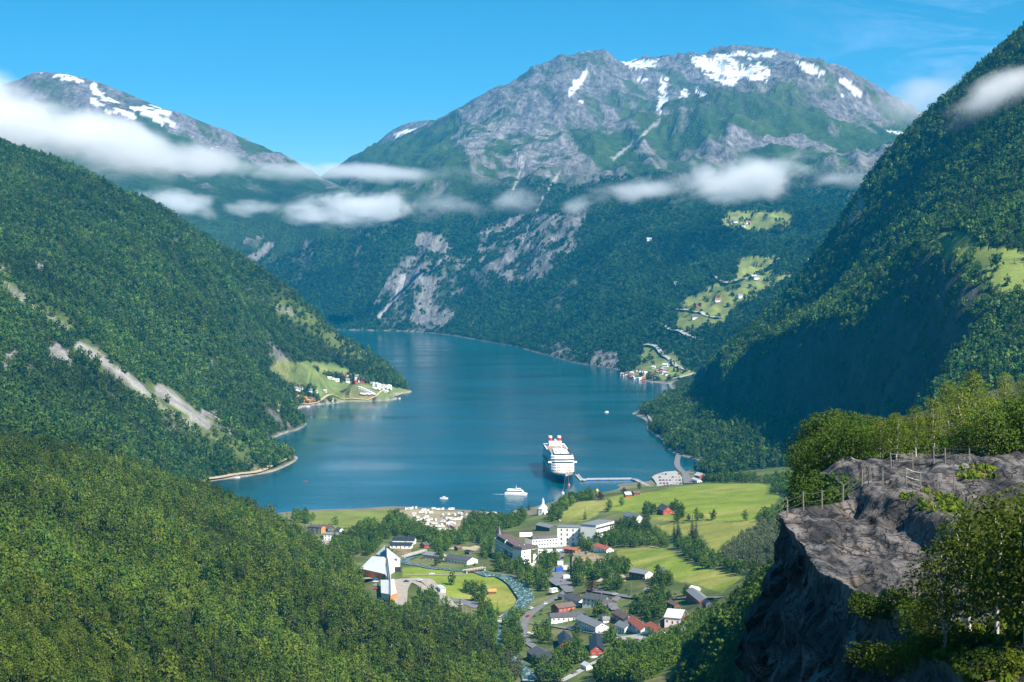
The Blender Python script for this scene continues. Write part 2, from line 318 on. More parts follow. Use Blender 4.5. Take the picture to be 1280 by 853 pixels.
ROCK_B = [z3([(725,735),(770,690),(800,690),(780,725),(740,745)]), z3([(690,640),(730,570),(760,590),(720,650),(690,665)])]
FIELD_G = [(z6([(0,185),(60,187),(170,140),(330,130),(440,110),(700,80),(1050,70),(1120,90),(1180,150),(1150,190),(1040,310),(700,310),(480,310),(400,300),(230,260),(90,235),(0,270)]), 0),
  (z6([(400,340),(480,325),(1040,310),(1130,320),(1020,400),(900,470),(780,520),(740,470),(690,400),(500,410),(450,370)]), 1),
  (z6([(140,480),(380,470),(520,500),(520,520),(640,580),(940,660),(870,710),(820,760),(700,720),(500,680),(230,610),(190,560)]), 0),
  (v3([(690,40),(940,35),(960,100),(820,190),(660,200),(610,190),(620,120),(660,70)]), 2),
  (v1([(0,140),(200,115),(560,95),(880,85),(820,150),(770,230),(480,270),(350,220),(100,190)]), 3),
  (v2([(205,540),(640,570),(850,590),(960,640),(1036,700),(1036,853),(800,853),(560,770),(400,640),(210,610)]), 0),
  (v4([(0,0),(110,40),(200,60),(270,110),(300,170),(280,230),(200,290),(60,280),(0,230)]), 0)]
CAMP = v2([(170,110),(240,95),(620,115),(740,150),(720,210),(640,260),(560,300),(420,260),(280,220),(200,190)])
def mixc(c, t, col): return c*(1-t[:, None])+np.array(col)[None]*t[:, None]
def polymask(px, py, polys, x, y, wob=3.0, s=60):
    m = np.zeros(px.shape)
    wx = px+wob*fbm(x, y, s, 3, 91); wy = py+wob*fbm(x, y, s, 3, 92)
    for p in polys: m = np.maximum(m, inpoly(wx, wy, p))
    return m
def albedo(k, x, y, z, slope):
    px, py = proj(x, y, z); n = len(x); o = np.ones(n)
    wood = np.ones(n); rock = np.zeros(n)
    na = fbm(x, y, 300, 4, 101); nb = fbm(x, y, 70, 4, 102); nc = fbm(x, y, 22, 3, 103)
    c = np.tile(np.array([.024, .050, .014]), (n, 1))
    c *= (1+.35*na+.3*nb)[:, None]
    GREY = (.20, .19, .19); GRASS = (.11, .16, .035)
    def put(t, col, w=0, r=None):
        nonlocal c, wood, rock
        c = mixc(c, t, col); wood = wood*(1-t)+w*t
        if r is not None: rock = rock*(1-t)+r*t
    if k in 'CDE':
        alt = z+90*na+60*nb
        put(sstep(430, 620, alt)*.75, (.04, .072, .022), .35)
        rk = sstep(.10, .45, .9*nb+.5*fbm(x*1.2, y*.35, 130, 5, 104)+1.1*(slope-.75))
        stk = fbm(x+.25*y, y*.22, 75, 6, 111); put(sstep(420, 620, alt)*sstep(-.12, .10, fbm(x, y*.5, 190, 6, 105)+.5*stk+.0007*(alt-760)-(.45*sstep(640, 540, px) if k == 'C' else 0)+(.4 if k == 'E' else 0)), (.175, .165, .17), 0, 1)
        put(sstep(560, 800, alt)*sstep(.12, .3, -stk)*.75, (.055, .085, .026), .2)
        put(sstep(900, 1060, alt)*.9*sstep(.35, .1, -stk), (.18, .17, .175), 0, 1); put(sstep(700, 950, alt)*sstep(.1, .4, fbm(x, y*.4, 42, 5, 112, True))*.6, (.07, .068, .072), 0, 1)
        put(sstep(1.0, 1.4, slope+.35*nb)*(z > 15)*.8, (.15, .14, .135), 0, 1)
        if k == 'C':
            pm = polymask(px, py, ROCK_C, x, y, 9, 120); put(pm*sstep(-.35, .15, nb+.5*nc)*.9, (.21, .20, .20), 0, 1)
            put(sstep(.32, .55, fbm(x, y*.4, 120, 5, 106))*(z < 500)*(z > 4)*.75*sstep(850, 600, px), (.17, .165, .16), 0, 1)
            put(polymask(px, py, FIELD_C, x, y, 4, 60)*sstep(-.75, -.35, nb)*.95, (.17, .20, .055), .04)
            tal = segdist(px, py, [(505, 345), (497, 370), (474, 396)]); put((tal < 3.0+2*nb)*1., (.33, .32, .31), 0, .4)
            for ln, w_ in (([(700,215),(680,245),(655,300)],1.3),([(825,150),(790,180),(765,200)],1.6),([(640,180),(655,205),(640,240)],1.2)): put((segdist(px, py, ln) < w_+1.2*nc)*.8, (.3, .29, .28), 0, .3)
        snow = polymask(px, py, {'C': SNOW_C, 'D': SNOW_D, 'E': SNOW_E}[k], x, y, 4.2, 60)*sstep(-.40, -.22, .65*fbm(x, y*.4, 60, 5, 113)+.45*fbm(x, y*.6, 24, 3, 115))
        if k == 'D': snow = snow*sstep(-.45, -.2, nb+.6*nc)
        put(snow*(y > 7900), (.62, .64, .68), 0, .25)
        put(sstep(3.2, 1.0, z+2*nb)*(z > -1), (.17, .155, .135), 0, 0)
    elif k == 'A':
        put(sstep(.1, .6, na+.3*nb)*.6, (.05, .085, .02), .9)
        for ln, w_, a_ in SCREE_A:
            d = segdist(px+5*nb+2*nc, py+4*fbm(x, y, 40, 3, 107), ln)
            put(sstep(w_*3.4, w_*1.2, d)*.75, (.10, .13, .035), .2)
            put(sstep(w_*1.0, w_*.5, d+4*nc)*a_*sstep(-.42, .0, fbm(x, y, 85, 3, 114)+(.12 if w_ > 7.5 and a_ == 1 else -.08)), (.29, .28, .26), 0, .6)
        put(polymask(px, py, ROCK_A, x, y, 5, 30)*sstep(-.5, 0, nc+.4*nb), (.24, .225, .215), 0, 1)
        put(sstep(.42, .55, fbm(x, y, 60, 4, 108))*sstep(.5, .9, slope)*.8, (.17, .16, .15), 0, 1)
        put(polymask(px, py, FIELD_A, x, y, 1.5, 50), (.125, .165, .05), 0); put(polymask(px, py, FIELD_A, x, y, 1.5, 50)*sstep(0, .4, nb+.4*nc)*.5, (.20, .19, .075), 0)
        put(sstep(3.5, 1.2, z+1.5*nb), (.26, .23, .19), 0, 0)
    elif k == 'B':
        st = sstep(1.15, 1.7, slope+.4*nb); put(st*.9, (.06, .058, .06), .25, 1)
        put(polymask(px, py, ROCK_B, x, y, 3, 30), (.26, .22, .19), 0, 1)
        put(polymask(px, py, FIELD_B, x, y, 3, 50), (.15, .19, .045), 0)
        put(sstep(3.5, 1.5, z+1.5*nb), (.24, .22, .19), 0, 0)
    elif k == 'G':
        c[:] = np.array([.085, .115, .03])*(1+.3*nb+.3*nc)[:, None]; wood[:] = 0
        put(sstep(-.1, .4, fbm(x, y, 35, 4, 109))*.5, (.19, .16, .08), 0)
        for p, kind in FIELD_G:
            m = inpoly(px+1.2*nb, py+1.2*nc, p)*1.
            put(m, [(.165, .215, .026), (.21, .22, .045), (.20, .225, .04), (.16, .19, .045)][kind], 0)
            dry = sstep(.05, .5, fbm(x*.6, y, 45, 4, 110)+.25*nc); put(m*dry*[.45, .6, .3, .55][kind], (.34, .27, .095), 0)
            if kind == 2:
                sx = np.sin((x*.35+y*.94)*2*math.pi/7.5); put(m*sstep(.2, .8, sx)*.6, (.27, .25, .10), 0)
        put(inpoly(px, py, CAMP)*1., (.27, .23, .145), 0)
        put(inpoly(px, py, v3([(690,440),(760,400),(880,440),(960,480),(900,560),(740,640),(700,600)]))*sstep(-.5, .2, nb), (.33, .26, .16), 0, .3)
        put(inpoly(px, py, v2([(110,395),(260,385),(270,440),(200,480),(130,450)]))*sstep(-.6, .1, nc), (.26, .20, .12), 0, .3)
        put(sstep(1.6, .6, z+.5*nc), (.17, .15, .11), 0, 0)
    elif k in 'FH':
        c[:] = np.array([.035, .05, .015])*(1+.4*nb)[:, None]; wood[:] = .3
        put(sstep(1.0, 1.6, slope+.3*nb), (.12, .115, .11), 0, 1)
    c *= (1+.12*nc)[:, None]
    return np.clip(c, .004, .92), wood, rock

def build_mesh_np(name, V, Fq, mats, parent=None, smooth=True, attrs=None):
    me = bpy.data.meshes.new(name); n = len(V); f = len(Fq); k = Fq.shape[1]
    me.vertices.add(n); me.vertices.foreach_set('co', V.astype(np.float32).ravel())
    me.loops.add(f*k); me.loops.foreach_set('vertex_index', Fq.astype(np.int32).ravel())
    me.polygons.add(f); me.polygons.foreach_set('loop_start', np.arange(0, f*k, k, dtype=np.int32))
    me.polygons.foreach_set('use_smooth', np.full(f, smooth))
    me.update(calc_edges=True)
    for nm, A in (attrs or {}).items():
        at = me.attributes.new(nm, 'FLOAT_COLOR', 'POINT'); at.data.foreach_set('color', np.c_[A, np.ones(n)].astype(np.float32).ravel())
    for m in mats: me.materials.append(m)
    o = bpy.data.objects.new(name, me); COL.objects.link(o)
    if parent: o.parent = parent
    return o
def tag(o, label=None, cat=None, group=None, kind=None):
    for k, v in (('label', label), ('category', cat), ('group', group), ('kind', kind)):
        if v: o[k] = v
    return o

FAST_GRID = 1.0
def build_land():
    s = np.arange(-520, 1820, 2.6*FAST_GRID); D = np.exp(np.arange(math.log(330), math.log(14800), .0036*FAST_GRID))
    PX, DD = np.meshgrid(s, D); X = (PX-CX)/F*DD
    h = hills(X, DD); z = h.max(0); lab = h.argmax(0); nr, nc_ = z.shape
    gx = np.gradient(z, axis=1)/np.maximum(np.gradient(X, axis=1), 1e-6)
    gy = np.gradient(z, axis=0)/np.gradient(DD, axis=0)-gx*(X/DD); slope = np.hypot(gx, gy)
    idx = np.arange(nr*nc_).reshape(nr, nc_)
    quads = np.stack([idx[:-1, :-1], idx[:-1, 1:], idx[1:, 1:], idx[1:, :-1]], -1).reshape(-1, 4)
    zf = z.ravel()[quads]; fl = np.array([lab.ravel()[quads[:, i]] for i in range(4)]).min(0)
    keep = (zf.max(1) > -6)
    names = dict(A='left_hill', B='right_hill', C='far_mountain', D='snowy_mountain', E='small_peak_mountain', F='forest_hill', G='valley_ground', H='near_hill')
    xyz = np.stack([X, DD, np.maximum(z, -25)], -1).reshape(-1, 3); sl = slope.ravel()
    out = {}
    for i, k in enumerate(KEYS):
        q = quads[keep & (fl == i)]
        if not len(q): continue
        u, inv = np.unique(q, return_inverse=True); V = xyz[u]
        c, w, r = albedo(k, V[:, 0], V[:, 1], V[:, 2], sl[u])
        o = build_mesh_np(names[k], V, inv.reshape(-1, 4), [LAND], attrs=dict(alb=c, msk=np.c_[w, r, np.zeros(len(u))]))
        tag(o, kind='structure'); out[k] = o
    return out
LANDS = build_land()

# ---------------------------------------------------------------- the fjord
def build_water():
    m = bpy.data.materials.new('fjord_water'); m.use_nodes = True; nt = m.node_tree; N = nt.nodes.new; L = nt.links.new
    b = nt.nodes['Principled BSDF']; b.inputs['Roughness'].default_value = .13; b.inputs['IOR'].default_value = 1.33; b.inputs['Specular IOR Level'].default_value = .27
    geo = N('ShaderNodeNewGeometry')
    big = N('ShaderNodeTexNoise'); big.inputs['Scale'].default_value = .004; big.inputs['Detail'].default_value = 4; L(geo.outputs['Position'], big.inputs['Vector'])
    cr = N('ShaderNodeMix'); cr.data_type = 'RGBA'; cr.inputs[6].default_value = (.0003, .045, .062, 1); cr.inputs[7].default_value = (.0004, .072, .108, 1)
    mr = N('ShaderNodeMapRange'); mr.inputs[1].default_value = .35; mr.inputs[2].default_value = .65; L(big.outputs[0], mr.inputs[0]); L(mr.outputs[0], cr.inputs[0])
    L(cr.outputs[2], b.inputs['Base Color'])
    mp = N('ShaderNodeMapping'); mp.inputs['Scale'].default_value = (1, .45, 1); mp.inputs['Rotation'].default_value = (0, 0, .3); L(geo.outputs['Position'], mp.inputs[0])
    n1 = N('ShaderNodeTexNoise'); n1.inputs['Scale'].default_value = .16; n1.inputs['Detail'].default_value = 6; n1.inputs['Roughness'].default_value = .6; L(mp.outputs[0], n1.inputs['Vector'])
    mul = N('ShaderNodeMath'); mul.operation = 'MULTIPLY'; L(n1.outputs[0], mul.inputs[0])
    r2 = N('ShaderNodeMapRange'); r2.inputs[1].default_value = .35; r2.inputs[2].default_value = .6; r2.inputs[3].default_value = .35; r2.inputs[4].default_value = 1
    w2 = N('ShaderNodeTexNoise'); w2.inputs['Scale'].default_value = .006; w2.inputs['Detail'].default_value = 3
    mp2 = N('ShaderNodeMapping'); mp2.inputs['Scale'].default_value = (.5, 1.6, 1); L(geo.outputs['Position'], mp2.inputs[0]); L(mp2.outputs[0], w2.inputs['Vector'])
    L(w2.outputs[0], r2.inputs[0]); L(r2.outputs[0], mul.inputs[1])
    rr = N('ShaderNodeMapRange'); rr.inputs[1].default_value = .38; rr.inputs[2].default_value = .62; rr.inputs[3].default_value = .09; rr.inputs[4].default_value = .17; L(w2.outputs[0], rr.inputs[0]); L(rr.outputs[0], b.inputs['Roughness'])
    bp = N('ShaderNodeBump'); bp.inputs['Strength'].default_value = .55; bp.inputs['Distance'].default_value = 1.0
    L(mul.outputs[0], bp.inputs['Height']); L(bp.outputs[0], b.inputs['Normal'])
    V = np.array([(-9000, 1500, 0), (9000, 1500, 0), (9000, 14500, 0), (-9000, 14500, 0)], float)
    o = build_mesh_np('fjord_water', V, np.array([[0, 1, 2, 3]]), [m], smooth=False); tag(o, kind='structure')
    return o
build_water()

# ---------------------------------------------------------------- the air
def build_haze():
    m = bpy.data.materials.new('haze'); m.use_nodes = True; nt = m.node_tree; nt.nodes.clear()
    out = nt.nodes.new('ShaderNodeOutputMaterial'); v = nt.nodes.new('ShaderNodeVolumePrincipled')
    v.inputs['Color'].default_value = (.015, .46, .92, 1); v.inputs['Density'].default_value = HAZE
    v.inputs['Anisotropy'].default_value = 0
    nt.links.new(v.outputs[0], out.inputs['Volume'])
    x, y0, y1, z0, z1_ = 16000, -600, 16000, -31, 1560
    V = np.array([(a, b, c) for c in (z0, z1_) for b in (y0, y1) for a in (-x, x)], float)
    o = build_mesh_np('haze', V, np.array([[0, 2, 3, 1], [4, 5, 7, 6], [0, 1, 5, 4], [2, 6, 7, 3], [0, 4, 6, 2], [1, 3, 7, 5]]), [m], smooth=False)
    tag(o, kind='stuff'); return o
HAZE = 3.9e-5
build_haze()
# ---------------------------------------------------------------- trees
def leaf_material(name, c1, c2, trans=.35):
    m = bpy.data.materials.new(name); m.use_nodes = True; nt = m.node_tree; nt.nodes.clear(); N = nt.nodes.new; L = nt.links.new
    out = N('ShaderNodeOutputMaterial'); d = N('ShaderNodeBsdfDiffuse'); t = N('ShaderNodeBsdfTranslucent'); mx = N('ShaderNodeMixShader'); mx.inputs[0].default_value = trans
    oi = N('ShaderNodeObjectInfo'); g = N('ShaderNodeNewGeometry'); mc = N('ShaderNodeMix'); mc.data_type = 'RGBA'
    mc.inputs[6].default_value = (*c1, 1); mc.inputs[7].default_value = (*c2, 1); L(oi.outputs['Random'], mc.inputs[0])
    nz = N('ShaderNodeTexNoise'); nz.inputs['Scale'].default_value = .007; nz.inputs['Detail'].default_value = 4; L(g.outputs['Position'], nz.inputs['Vector'])
    r2 = N('ShaderNodeMapRange'); r2.inputs[1].default_value = .3; r2.inputs[2].default_value = .7; r2.inputs[3].default_value = .55; r2.inputs[4].default_value = 1.45; L(nz.outputs[0], r2.inputs[0])
    mr = N('ShaderNodeMapRange'); mr.inputs[3].default_value = .7; mr.inputs[4].default_value = 1.3; L(g.outputs['Random Per Island'], mr.inputs[0])
    mm = N('ShaderNodeMath'); mm.operation = 'MULTIPLY'; L(mr.outputs[0], mm.inputs[0]); L(r2.outputs[0], mm.inputs[1])
    vm = N('ShaderNodeVectorMath'); vm.operation = 'SCALE'; L(mc.outputs[2], vm.inputs[0]); L(mm.outputs[0], vm.inputs['Scale'])
    L(vm.outputs[0], d.inputs[0]); L(vm.outputs[0], t.inputs[0]); L(d.outputs[0], mx.inputs[1]); L(t.outputs[0], mx.inputs[2]); L(mx.outputs[0], out.inputs[0])
    return m
LEAF_BIRCH = leaf_material('birch_leaves', (.055, .10, .016), (.145, .19, .028), .4)
LEAF_DARK = leaf_material('alder_leaves', (.055, .110, .020), (.12, .185, .03), .36)
LEAF_HILL = leaf_material('hill_leaves', (.024, .075, .020), (.105, .175, .036), .35)
LEAF_FAR = leaf_material('far_leaves', (.016, .048, .014), (.042, .088, .022), .3)
LEAF_SPRUCE = leaf_material('spruce_needles', (.022, .040, .014), (.050, .065, .022), .15)
LEAF_COPPER = leaf_material('copper_leaves', (.030, .012, .016), (.045, .018, .02), .2)
LEAF_GREY = leaf_material('willow_leaves', (.09, .115, .055), (.13, .15, .07), .35)
BARK_W = mat('birch_bark', (.42, .39, .35), .85, var=.35, scale=3)
BARK = mat('dark_bark', (.10, .08, .06), .9, var=.3, scale=3)

def quads_np(c, n, size, asp=.8, rng=RNG):
    """leaf faces: centres c, normals n, half sizes"""
    n = n/np.maximum(np.linalg.norm(n, axis=1, keepdims=True), 1e-6)
    r = rng.normal(size=c.shape); u = np.cross(n, r); u /= np.maximum(np.linalg.norm(u, axis=1, keepdims=True), 1e-6); v = np.cross(n, u)
    s = size[:, None]; u = u*s; v = v*s*asp
    V = np.stack([c-u, c-v*1.0+u*.1, c+u, c+v], 1).reshape(-1, 3)
    return V, np.arange(len(c)*4).reshape(-1, 4)
def tube_np(path, rad, k=5):
    path = np.array(path, float); V = []; Fs = []
    for i, p in enumerate(path):
        t = path[min(i+1, len(path)-1)]-path[max(i-1, 0)]; t /= np.linalg.norm(t)+1e-9
        a = np.cross(t, [0.31, .95, .1]); a /= np.linalg.norm(a); b = np.cross(t, a)
        for j in range(k):
            w = 2*math.pi*j/k; V.append(p+rad[i]*(a*math.cos(w)+b*math.sin(w)))
    for i in range(len(path)-1):
        for j in range(k): Fs.append((i*k+j, i*k+(j+1) % k, (i+1)*k+(j+1) % k, (i+1)*k+j))
    return np.array(V), np.array(Fs)
def join_np(parts):
    V = []; Fq = []; o = 0
    for v, f in parts: V.append(v); Fq.append(f+o); o += len(v)
    return np.concatenate(V), np.concatenate(Fq)
def mesh_np(name, V, Fq, m, smooth=False):
    me = bpy.data.meshes.new(name); me.from_pydata([tuple(v) for v in V], [], [tuple(int(i) for i in f) for f in Fq]); me.materials.append(m)
    if smooth: me.polygons.foreach_set('use_smooth', [True]*len(me.polygons))
    return me
def broadleaf(seed, h=10, w=6, n=300, leaf=.45, lobes=9, low=.25, mat_=None, bark=None, limbs=4, lean=0):
    rng = np.random.default_rng(seed); parts = []
    bend = rng.normal(size=2)*.05*h; tp = [(0, 0, -.4)]+[(bend[0]*t*t+lean*t, bend[1]*t*t, h*.82*t) for t in (.25, .5, .75, 1)]
    r0 = .016*h; parts.append(tube_np(tp, [r0*1.2, r0, r0*.8, r0*.55, r0*.25], 5))
    L = []
    for i in range(lobes):
        t = low+(1-low)*(i+.5)/lobes; env = (math.sin(math.pi*min(1, (t-low)/(1-low)*.86+.12))**.7)
        a = i*2.4+rng.uniform(-.5, .5); rr = w*.5*env*rng.uniform(.25, .72)
        L.append((lean*t+rr*math.cos(a), rr*math.sin(a), h*t*.93, w*.5*env*rng.uniform(.38, .62)+.12*w))
    for i in range(limbs):
        l = L[int(i*len(L)/max(limbs, 1))]; z0 = max(.15*h, l[2]*.55)
        f = z0/(h*.82); s = (bend[0]*f*f+lean*f, bend[1]*f*f, z0)
        mid = ((s[0]+l[0])*.5, (s[1]+l[1])*.5, z0+(l[2]-z0)*.6); parts.append(tube_np([s, mid, l[:3]], [r0*.5, r0*.35, r0*.12], 4))
    L = np.array(L); pr = L[:, 3]**2; pk = rng.choice(len(L), n, p=pr/pr.sum())
    d = rng.normal(size=(n, 3)); d /= np.linalg.norm(d, axis=1, keepdims=True)
    rad = L[pk, 3]*rng.uniform(.45, 1.08, n)**.6; c = L[pk, :3]+d*rad[:, None]*np.array([1, 1, .8])
    nn = d+rng.normal(size=(n, 3))*.55+np.array([0, 0, .35])
    cv = quads_np(c, nn, leaf*rng.uniform(.65, 1.3, n), .8, rng)
    tv = join_np(parts)
    return mesh_np('trunk', *tv, bark or BARK, True), mesh_np('crown', *cv, mat_ or LEAF_DARK)
def spruce(seed, h=14, w=4.5, layers=14, per=9, mat_=None, n2=1):
    rng = np.random.default_rng(seed); C = []; Nn = []; Sz = []
    for i in range(layers):
        t = i/(layers-1); z = h*(.10+.88*t); r = w*.5*(1-t)**.85+.12; k = max(4, int(per*(1-.6*t)))
        for j in range(k):
            a = 2*math.pi*(j+rng.uniform(-.3, .3))/k+i
            for q in (.45, .95):
                rr = r*q*rng.uniform(.8, 1.15); C.append((rr*math.cos(a), rr*math.sin(a), z-rr*.32+rng.uniform(-.15, .15)))
                Nn.append((math.cos(a)*.55, math.sin(a)*.55, .8)); Sz.append(max(.28, r*.34)*rng.uniform(.8, 1.25))
    C.append((0, 0, h*.98)); Nn.append((1, 0, .1)); Sz.append(.4)
    cv = quads_np(np.array(C), np.array(Nn)+rng.normal(size=(len(C), 3))*.22, np.array(Sz), .6, rng)
    tv = tube_np([(0, 0, -.4), (0, 0, h*.5), (0, 0, h)], [.016*h, .01*h, .02], 5)
    return mesh_np('trunk', *tv, BARK, True), mesh_np('crown', *cv, mat_ or LEAF_SPRUCE)
def combined(tm, cm, name):
    """one mesh with bark and leaves, for the trees of the woods"""
    V = [tuple(v.co) for v in tm.vertices]+[tuple(v.co) for v in cm.vertices]; o = len(tm.vertices)
    Fs = [tuple(p.vertices) for p in tm.polygons]+[tuple(i+o for i in p.vertices) for p in cm.polygons]
    me = bpy.data.meshes.new(name); me.from_pydata(V, [], Fs); me.materials.append(tm.materials[0]); me.materials.append(cm.materials[0])
    me.polygons.foreach_set('material_index', [0]*len(tm.polygons)+[1]*len(cm.polygons)); return me
def proto_collection(name, meshes):
    c = bpy.data.collections.new(name)
    for i, me in enumerate(meshes):
        o = bpy.data.objects.new('%s_%d' % (name, i), me); c.objects.link(o)
    return c
def scatter(name, P3, coll, smin, smax, seed=1):
    """a wood that reads as one mass: one object whose points carry the trees"""
    rng = np.random.default_rng(seed); n = len(P3)
    me = bpy.data.meshes.new(name); me.vertices.add(n); me.vertices.foreach_set('co', np.asarray(P3, np.float32).ravel())
    a = me.attributes.new('sc', 'FLOAT_VECTOR', 'POINT'); s = rng.uniform(smin, smax, n); sv = np.stack([s*rng.uniform(.85, 1.2, n), s*rng.uniform(.85, 1.2, n), s*rng.uniform(.85, 1.25, n)], 1)
    a.data.foreach_set('vector', sv.astype(np.float32).ravel())
    a = me.attributes.new('ro', 'FLOAT_VECTOR', 'POINT'); rv = np.stack([rng.normal(0, .06, n), rng.normal(0, .06, n), rng.uniform(0, 6.28, n)], 1); a.data.foreach_set('vector', rv.astype(np.float32).ravel())
    o = bpy.data.objects.new(name, me); COL.objects.link(o)
    g = bpy.data.node_groups.new(name, 'GeometryNodeTree')
    g.interface.new_socket('Geometry', in_out='INPUT', socket_type='NodeSocketGeometry'); g.interface.new_socket('Geometry', in_out='OUTPUT', socket_type='NodeSocketGeometry')
    N = g.nodes.new; L = g.links.new
    i = N('NodeGroupInput'); ou = N('NodeGroupOutput'); ip = N('GeometryNodeInstanceOnPoints'); ci = N('GeometryNodeCollectionInfo')
    ci.inputs['Collection'].default_value = coll; ci.inputs['Separate Children'].default_value = True; ci.inputs['Reset Children'].default_value = True
    mp = N('GeometryNodeMeshToPoints'); L(i.outputs[0], mp.inputs[0]); L(mp.outputs[0], ip.inputs['Points']); L(ci.outputs[0], ip.inputs['Instance'])
    ip.inputs['Pick Instance'].default_value = True
    rn = N('FunctionNodeRandomValue'); rn.data_type = 'INT'; rn.inputs[4].default_value = 0; rn.inputs[5].default_value = len(coll.objects)-1; rn.inputs['Seed'].default_value = seed
    L(rn.outputs[2], ip.inputs['Instance Index'])
    s1 = N('GeometryNodeInputNamedAttribute'); s1.data_type = 'FLOAT_VECTOR'; s1.inputs[0].default_value = 'sc'; L(s1.outputs[0], ip.inputs['Scale'])
    r1 = N('GeometryNodeInputNamedAttribute'); r1.data_type = 'FLOAT_VECTOR'; r1.inputs[0].default_value = 'ro'; L(r1.outputs[0], ip.inputs['Rotation'])
    L(ip.outputs[0], ou.inputs[0])
    md = o.modifiers.new('trees', 'NODES'); md.node_group = g
    tag(o, kind='stuff'); return o

# horizon table: lowest photo row hidden by the land nearer than D, per column
def _horizon():
    s = np.arange(-300, 1600, 8.0); D = np.exp(np.linspace(math.log(430), math.log(14000), 500)); PX, DD = np.meshgrid(s, D); X = (PX-CX)/F*DD
    z = np.maximum(hills(X, DD).max(0), 0); py = HY+(EYE-z)/DD*F
    return s, D, np.minimum.accumulate(py, 0)
HS, HD, HPY = _horizon()
def visible(x, y, z, up=16, slack=25):
    px, py = proj(x, y, z+up); i = np.clip(np.searchsorted(HD, y*.985)-1, 0, len(HD)-1); j = np.clip(np.round((px+300)/8).astype(int), 0, len(HS)-1)
    return (px > -230) & (px < 1510) & (py < HPY[i, j]+slack) & (py < 960)
def wood_points(k, D0, D1, spacing, px0=-230, px1=1500, seed=3, up=12, dens=None):
    """jittered points on hill k; spacing in metres"""
    rng = np.random.default_rng(seed)
    xs0 = min((px0-CX)/F*D0, (px0-CX)/F*D1); xs1 = max((px1-CX)/F*D1, (px1-CX)/F*D0)
    gx, gy = np.meshgrid(np.arange(xs0, xs1, spacing), np.arange(D0, D1, spacing)); x = gx.ravel()+rng.uniform(-.5, .5, gx.size)*spacing; y = gy.ravel()+rng.uniform(-.5, .5, gx.size)*spacing
    px = CX+x/y*F; m = (px > px0) & (px < px1); x, y = x[m], y[m]
    h = hills(x, y); m = (h.argmax(0) == KEYS.index(k)) & (h.max(0) > 2.0); x, y, z = x[m], y[m], h.max(0)[m]
    m = visible(x, y, z, up); x, y, z = x[m], y[m], z[m]
    e = 4.0; sx = (ground(x+e, y)-ground(x-e, y))/(2*e); sy = (ground(x, y+e)-ground(x, y-e))/(2*e)
    c, w, r = albedo(k, x, y, z, np.hypot(sx, sy))
    m = rng.uniform(0, 1, len(x)) < (w if dens is None else dens(w, r, x, y, z))
    return np.stack([x, y, z-.2], 1)[m]
PROTO_HILL = proto_collection('hill_tree', [combined(*broadleaf(300+i, 9+i % 3, 7, 70, 1.05, 6, .12, LEAF_HILL, limbs=0), 'hill_tree') for i in range(5)]+[combined(*spruce(320, 12, 5, 7, 5), 'hill_spruce')])
PROTO_FAR = proto_collection('far_tree', [combined(*broadleaf(340+i, 11, 12, 34, 2.3, 5, .05, LEAF_FAR, limbs=0), 'far_tree') for i in range(4)])
PROTO_WOOD = proto_collection('wood_tree', [combined(*broadleaf(360+i, 10+i % 4, 6.4, 430, .44, 10, .25, [LEAF_BIRCH, LEAF_BIRCH, LEAF_DARK][i % 3], BARK_W, 3), 'wood_tree') for i in range(6)])
PROTO_WOOD.objects.link(bpy.data.objects.new('wood_tree_6', combined(*spruce(398, 14, 4.2), 'wood_tree')))
PROTO_DARK = proto_collection('dark_tree', [combined(*broadleaf(380+i, 9+i % 3, 6.5, 230, .62, 9, .15, LEAF_DARK, BARK, 2), 'dark_tree') for i in range(5)])
PROTO_SPRUCE = proto_collection('wood_spruce', [combined(*spruce(390+i, 14+i, 4.6), 'wood_spruce') for i in range(3)])

pa = wood_points('A', 1550, 4100, 6.6, px0=-200, px1=540, seed=4)
scatter('left_hillside_woods', pa, PROTO_HILL, .55, 1.4, 11)
pb = wood_points('B', 1800, 3700, 6.8, px0=740, px1=1480, seed=5, dens=lambda w, r, x, y, z: np.maximum(w, .12))
scatter('right_hillside_woods', pb, PROTO_HILL, .6, 1.5, 12)
pc = wood_points('C', 3800, 7000, 13, px0=150, px1=1200, seed=6, dens=lambda w, r, x, y, z: w*(z < 520))
scatter('far_mountain_woods', pc, PROTO_FAR, .6, 1.1, 13)
pf = wood_points('F', 520, 1700, 5.7, px0=-180, px1=720, seed=7, dens=lambda w, r, x, y, z: (z > 4)*sstep(-.62, -.35, fbm(x, y, 16, 2, 202)))
ph = wood_points('H', 380, 1700, 5.3, px0=700, px1=1450, seed=8, dens=lambda w, r, x, y, z: 1.+0*w)
print('woods', len(pa), len(pb), len(pc), len(pf), len(ph))
_r = np.random.default_rng(5)
# the lower left hill: bright aspens at the bottom, birches above, a stand of spruce between
pxf, pyf = proj(pf[:, 0], pf[:, 1], pf[:, 2]); sp = (fbm(pf[:, 0], pf[:, 1], 110, 2, 201) > .12) & inpoly(pxf, pyf, [(190, 745), (300, 720), (420, 745), (560, 770), (640, 853), (380, 853), (200, 800)]) & (_r.uniform(0, 1, len(pf)) < .85)
ALLT = dict(F=pf, H=ph)
brt = ~sp
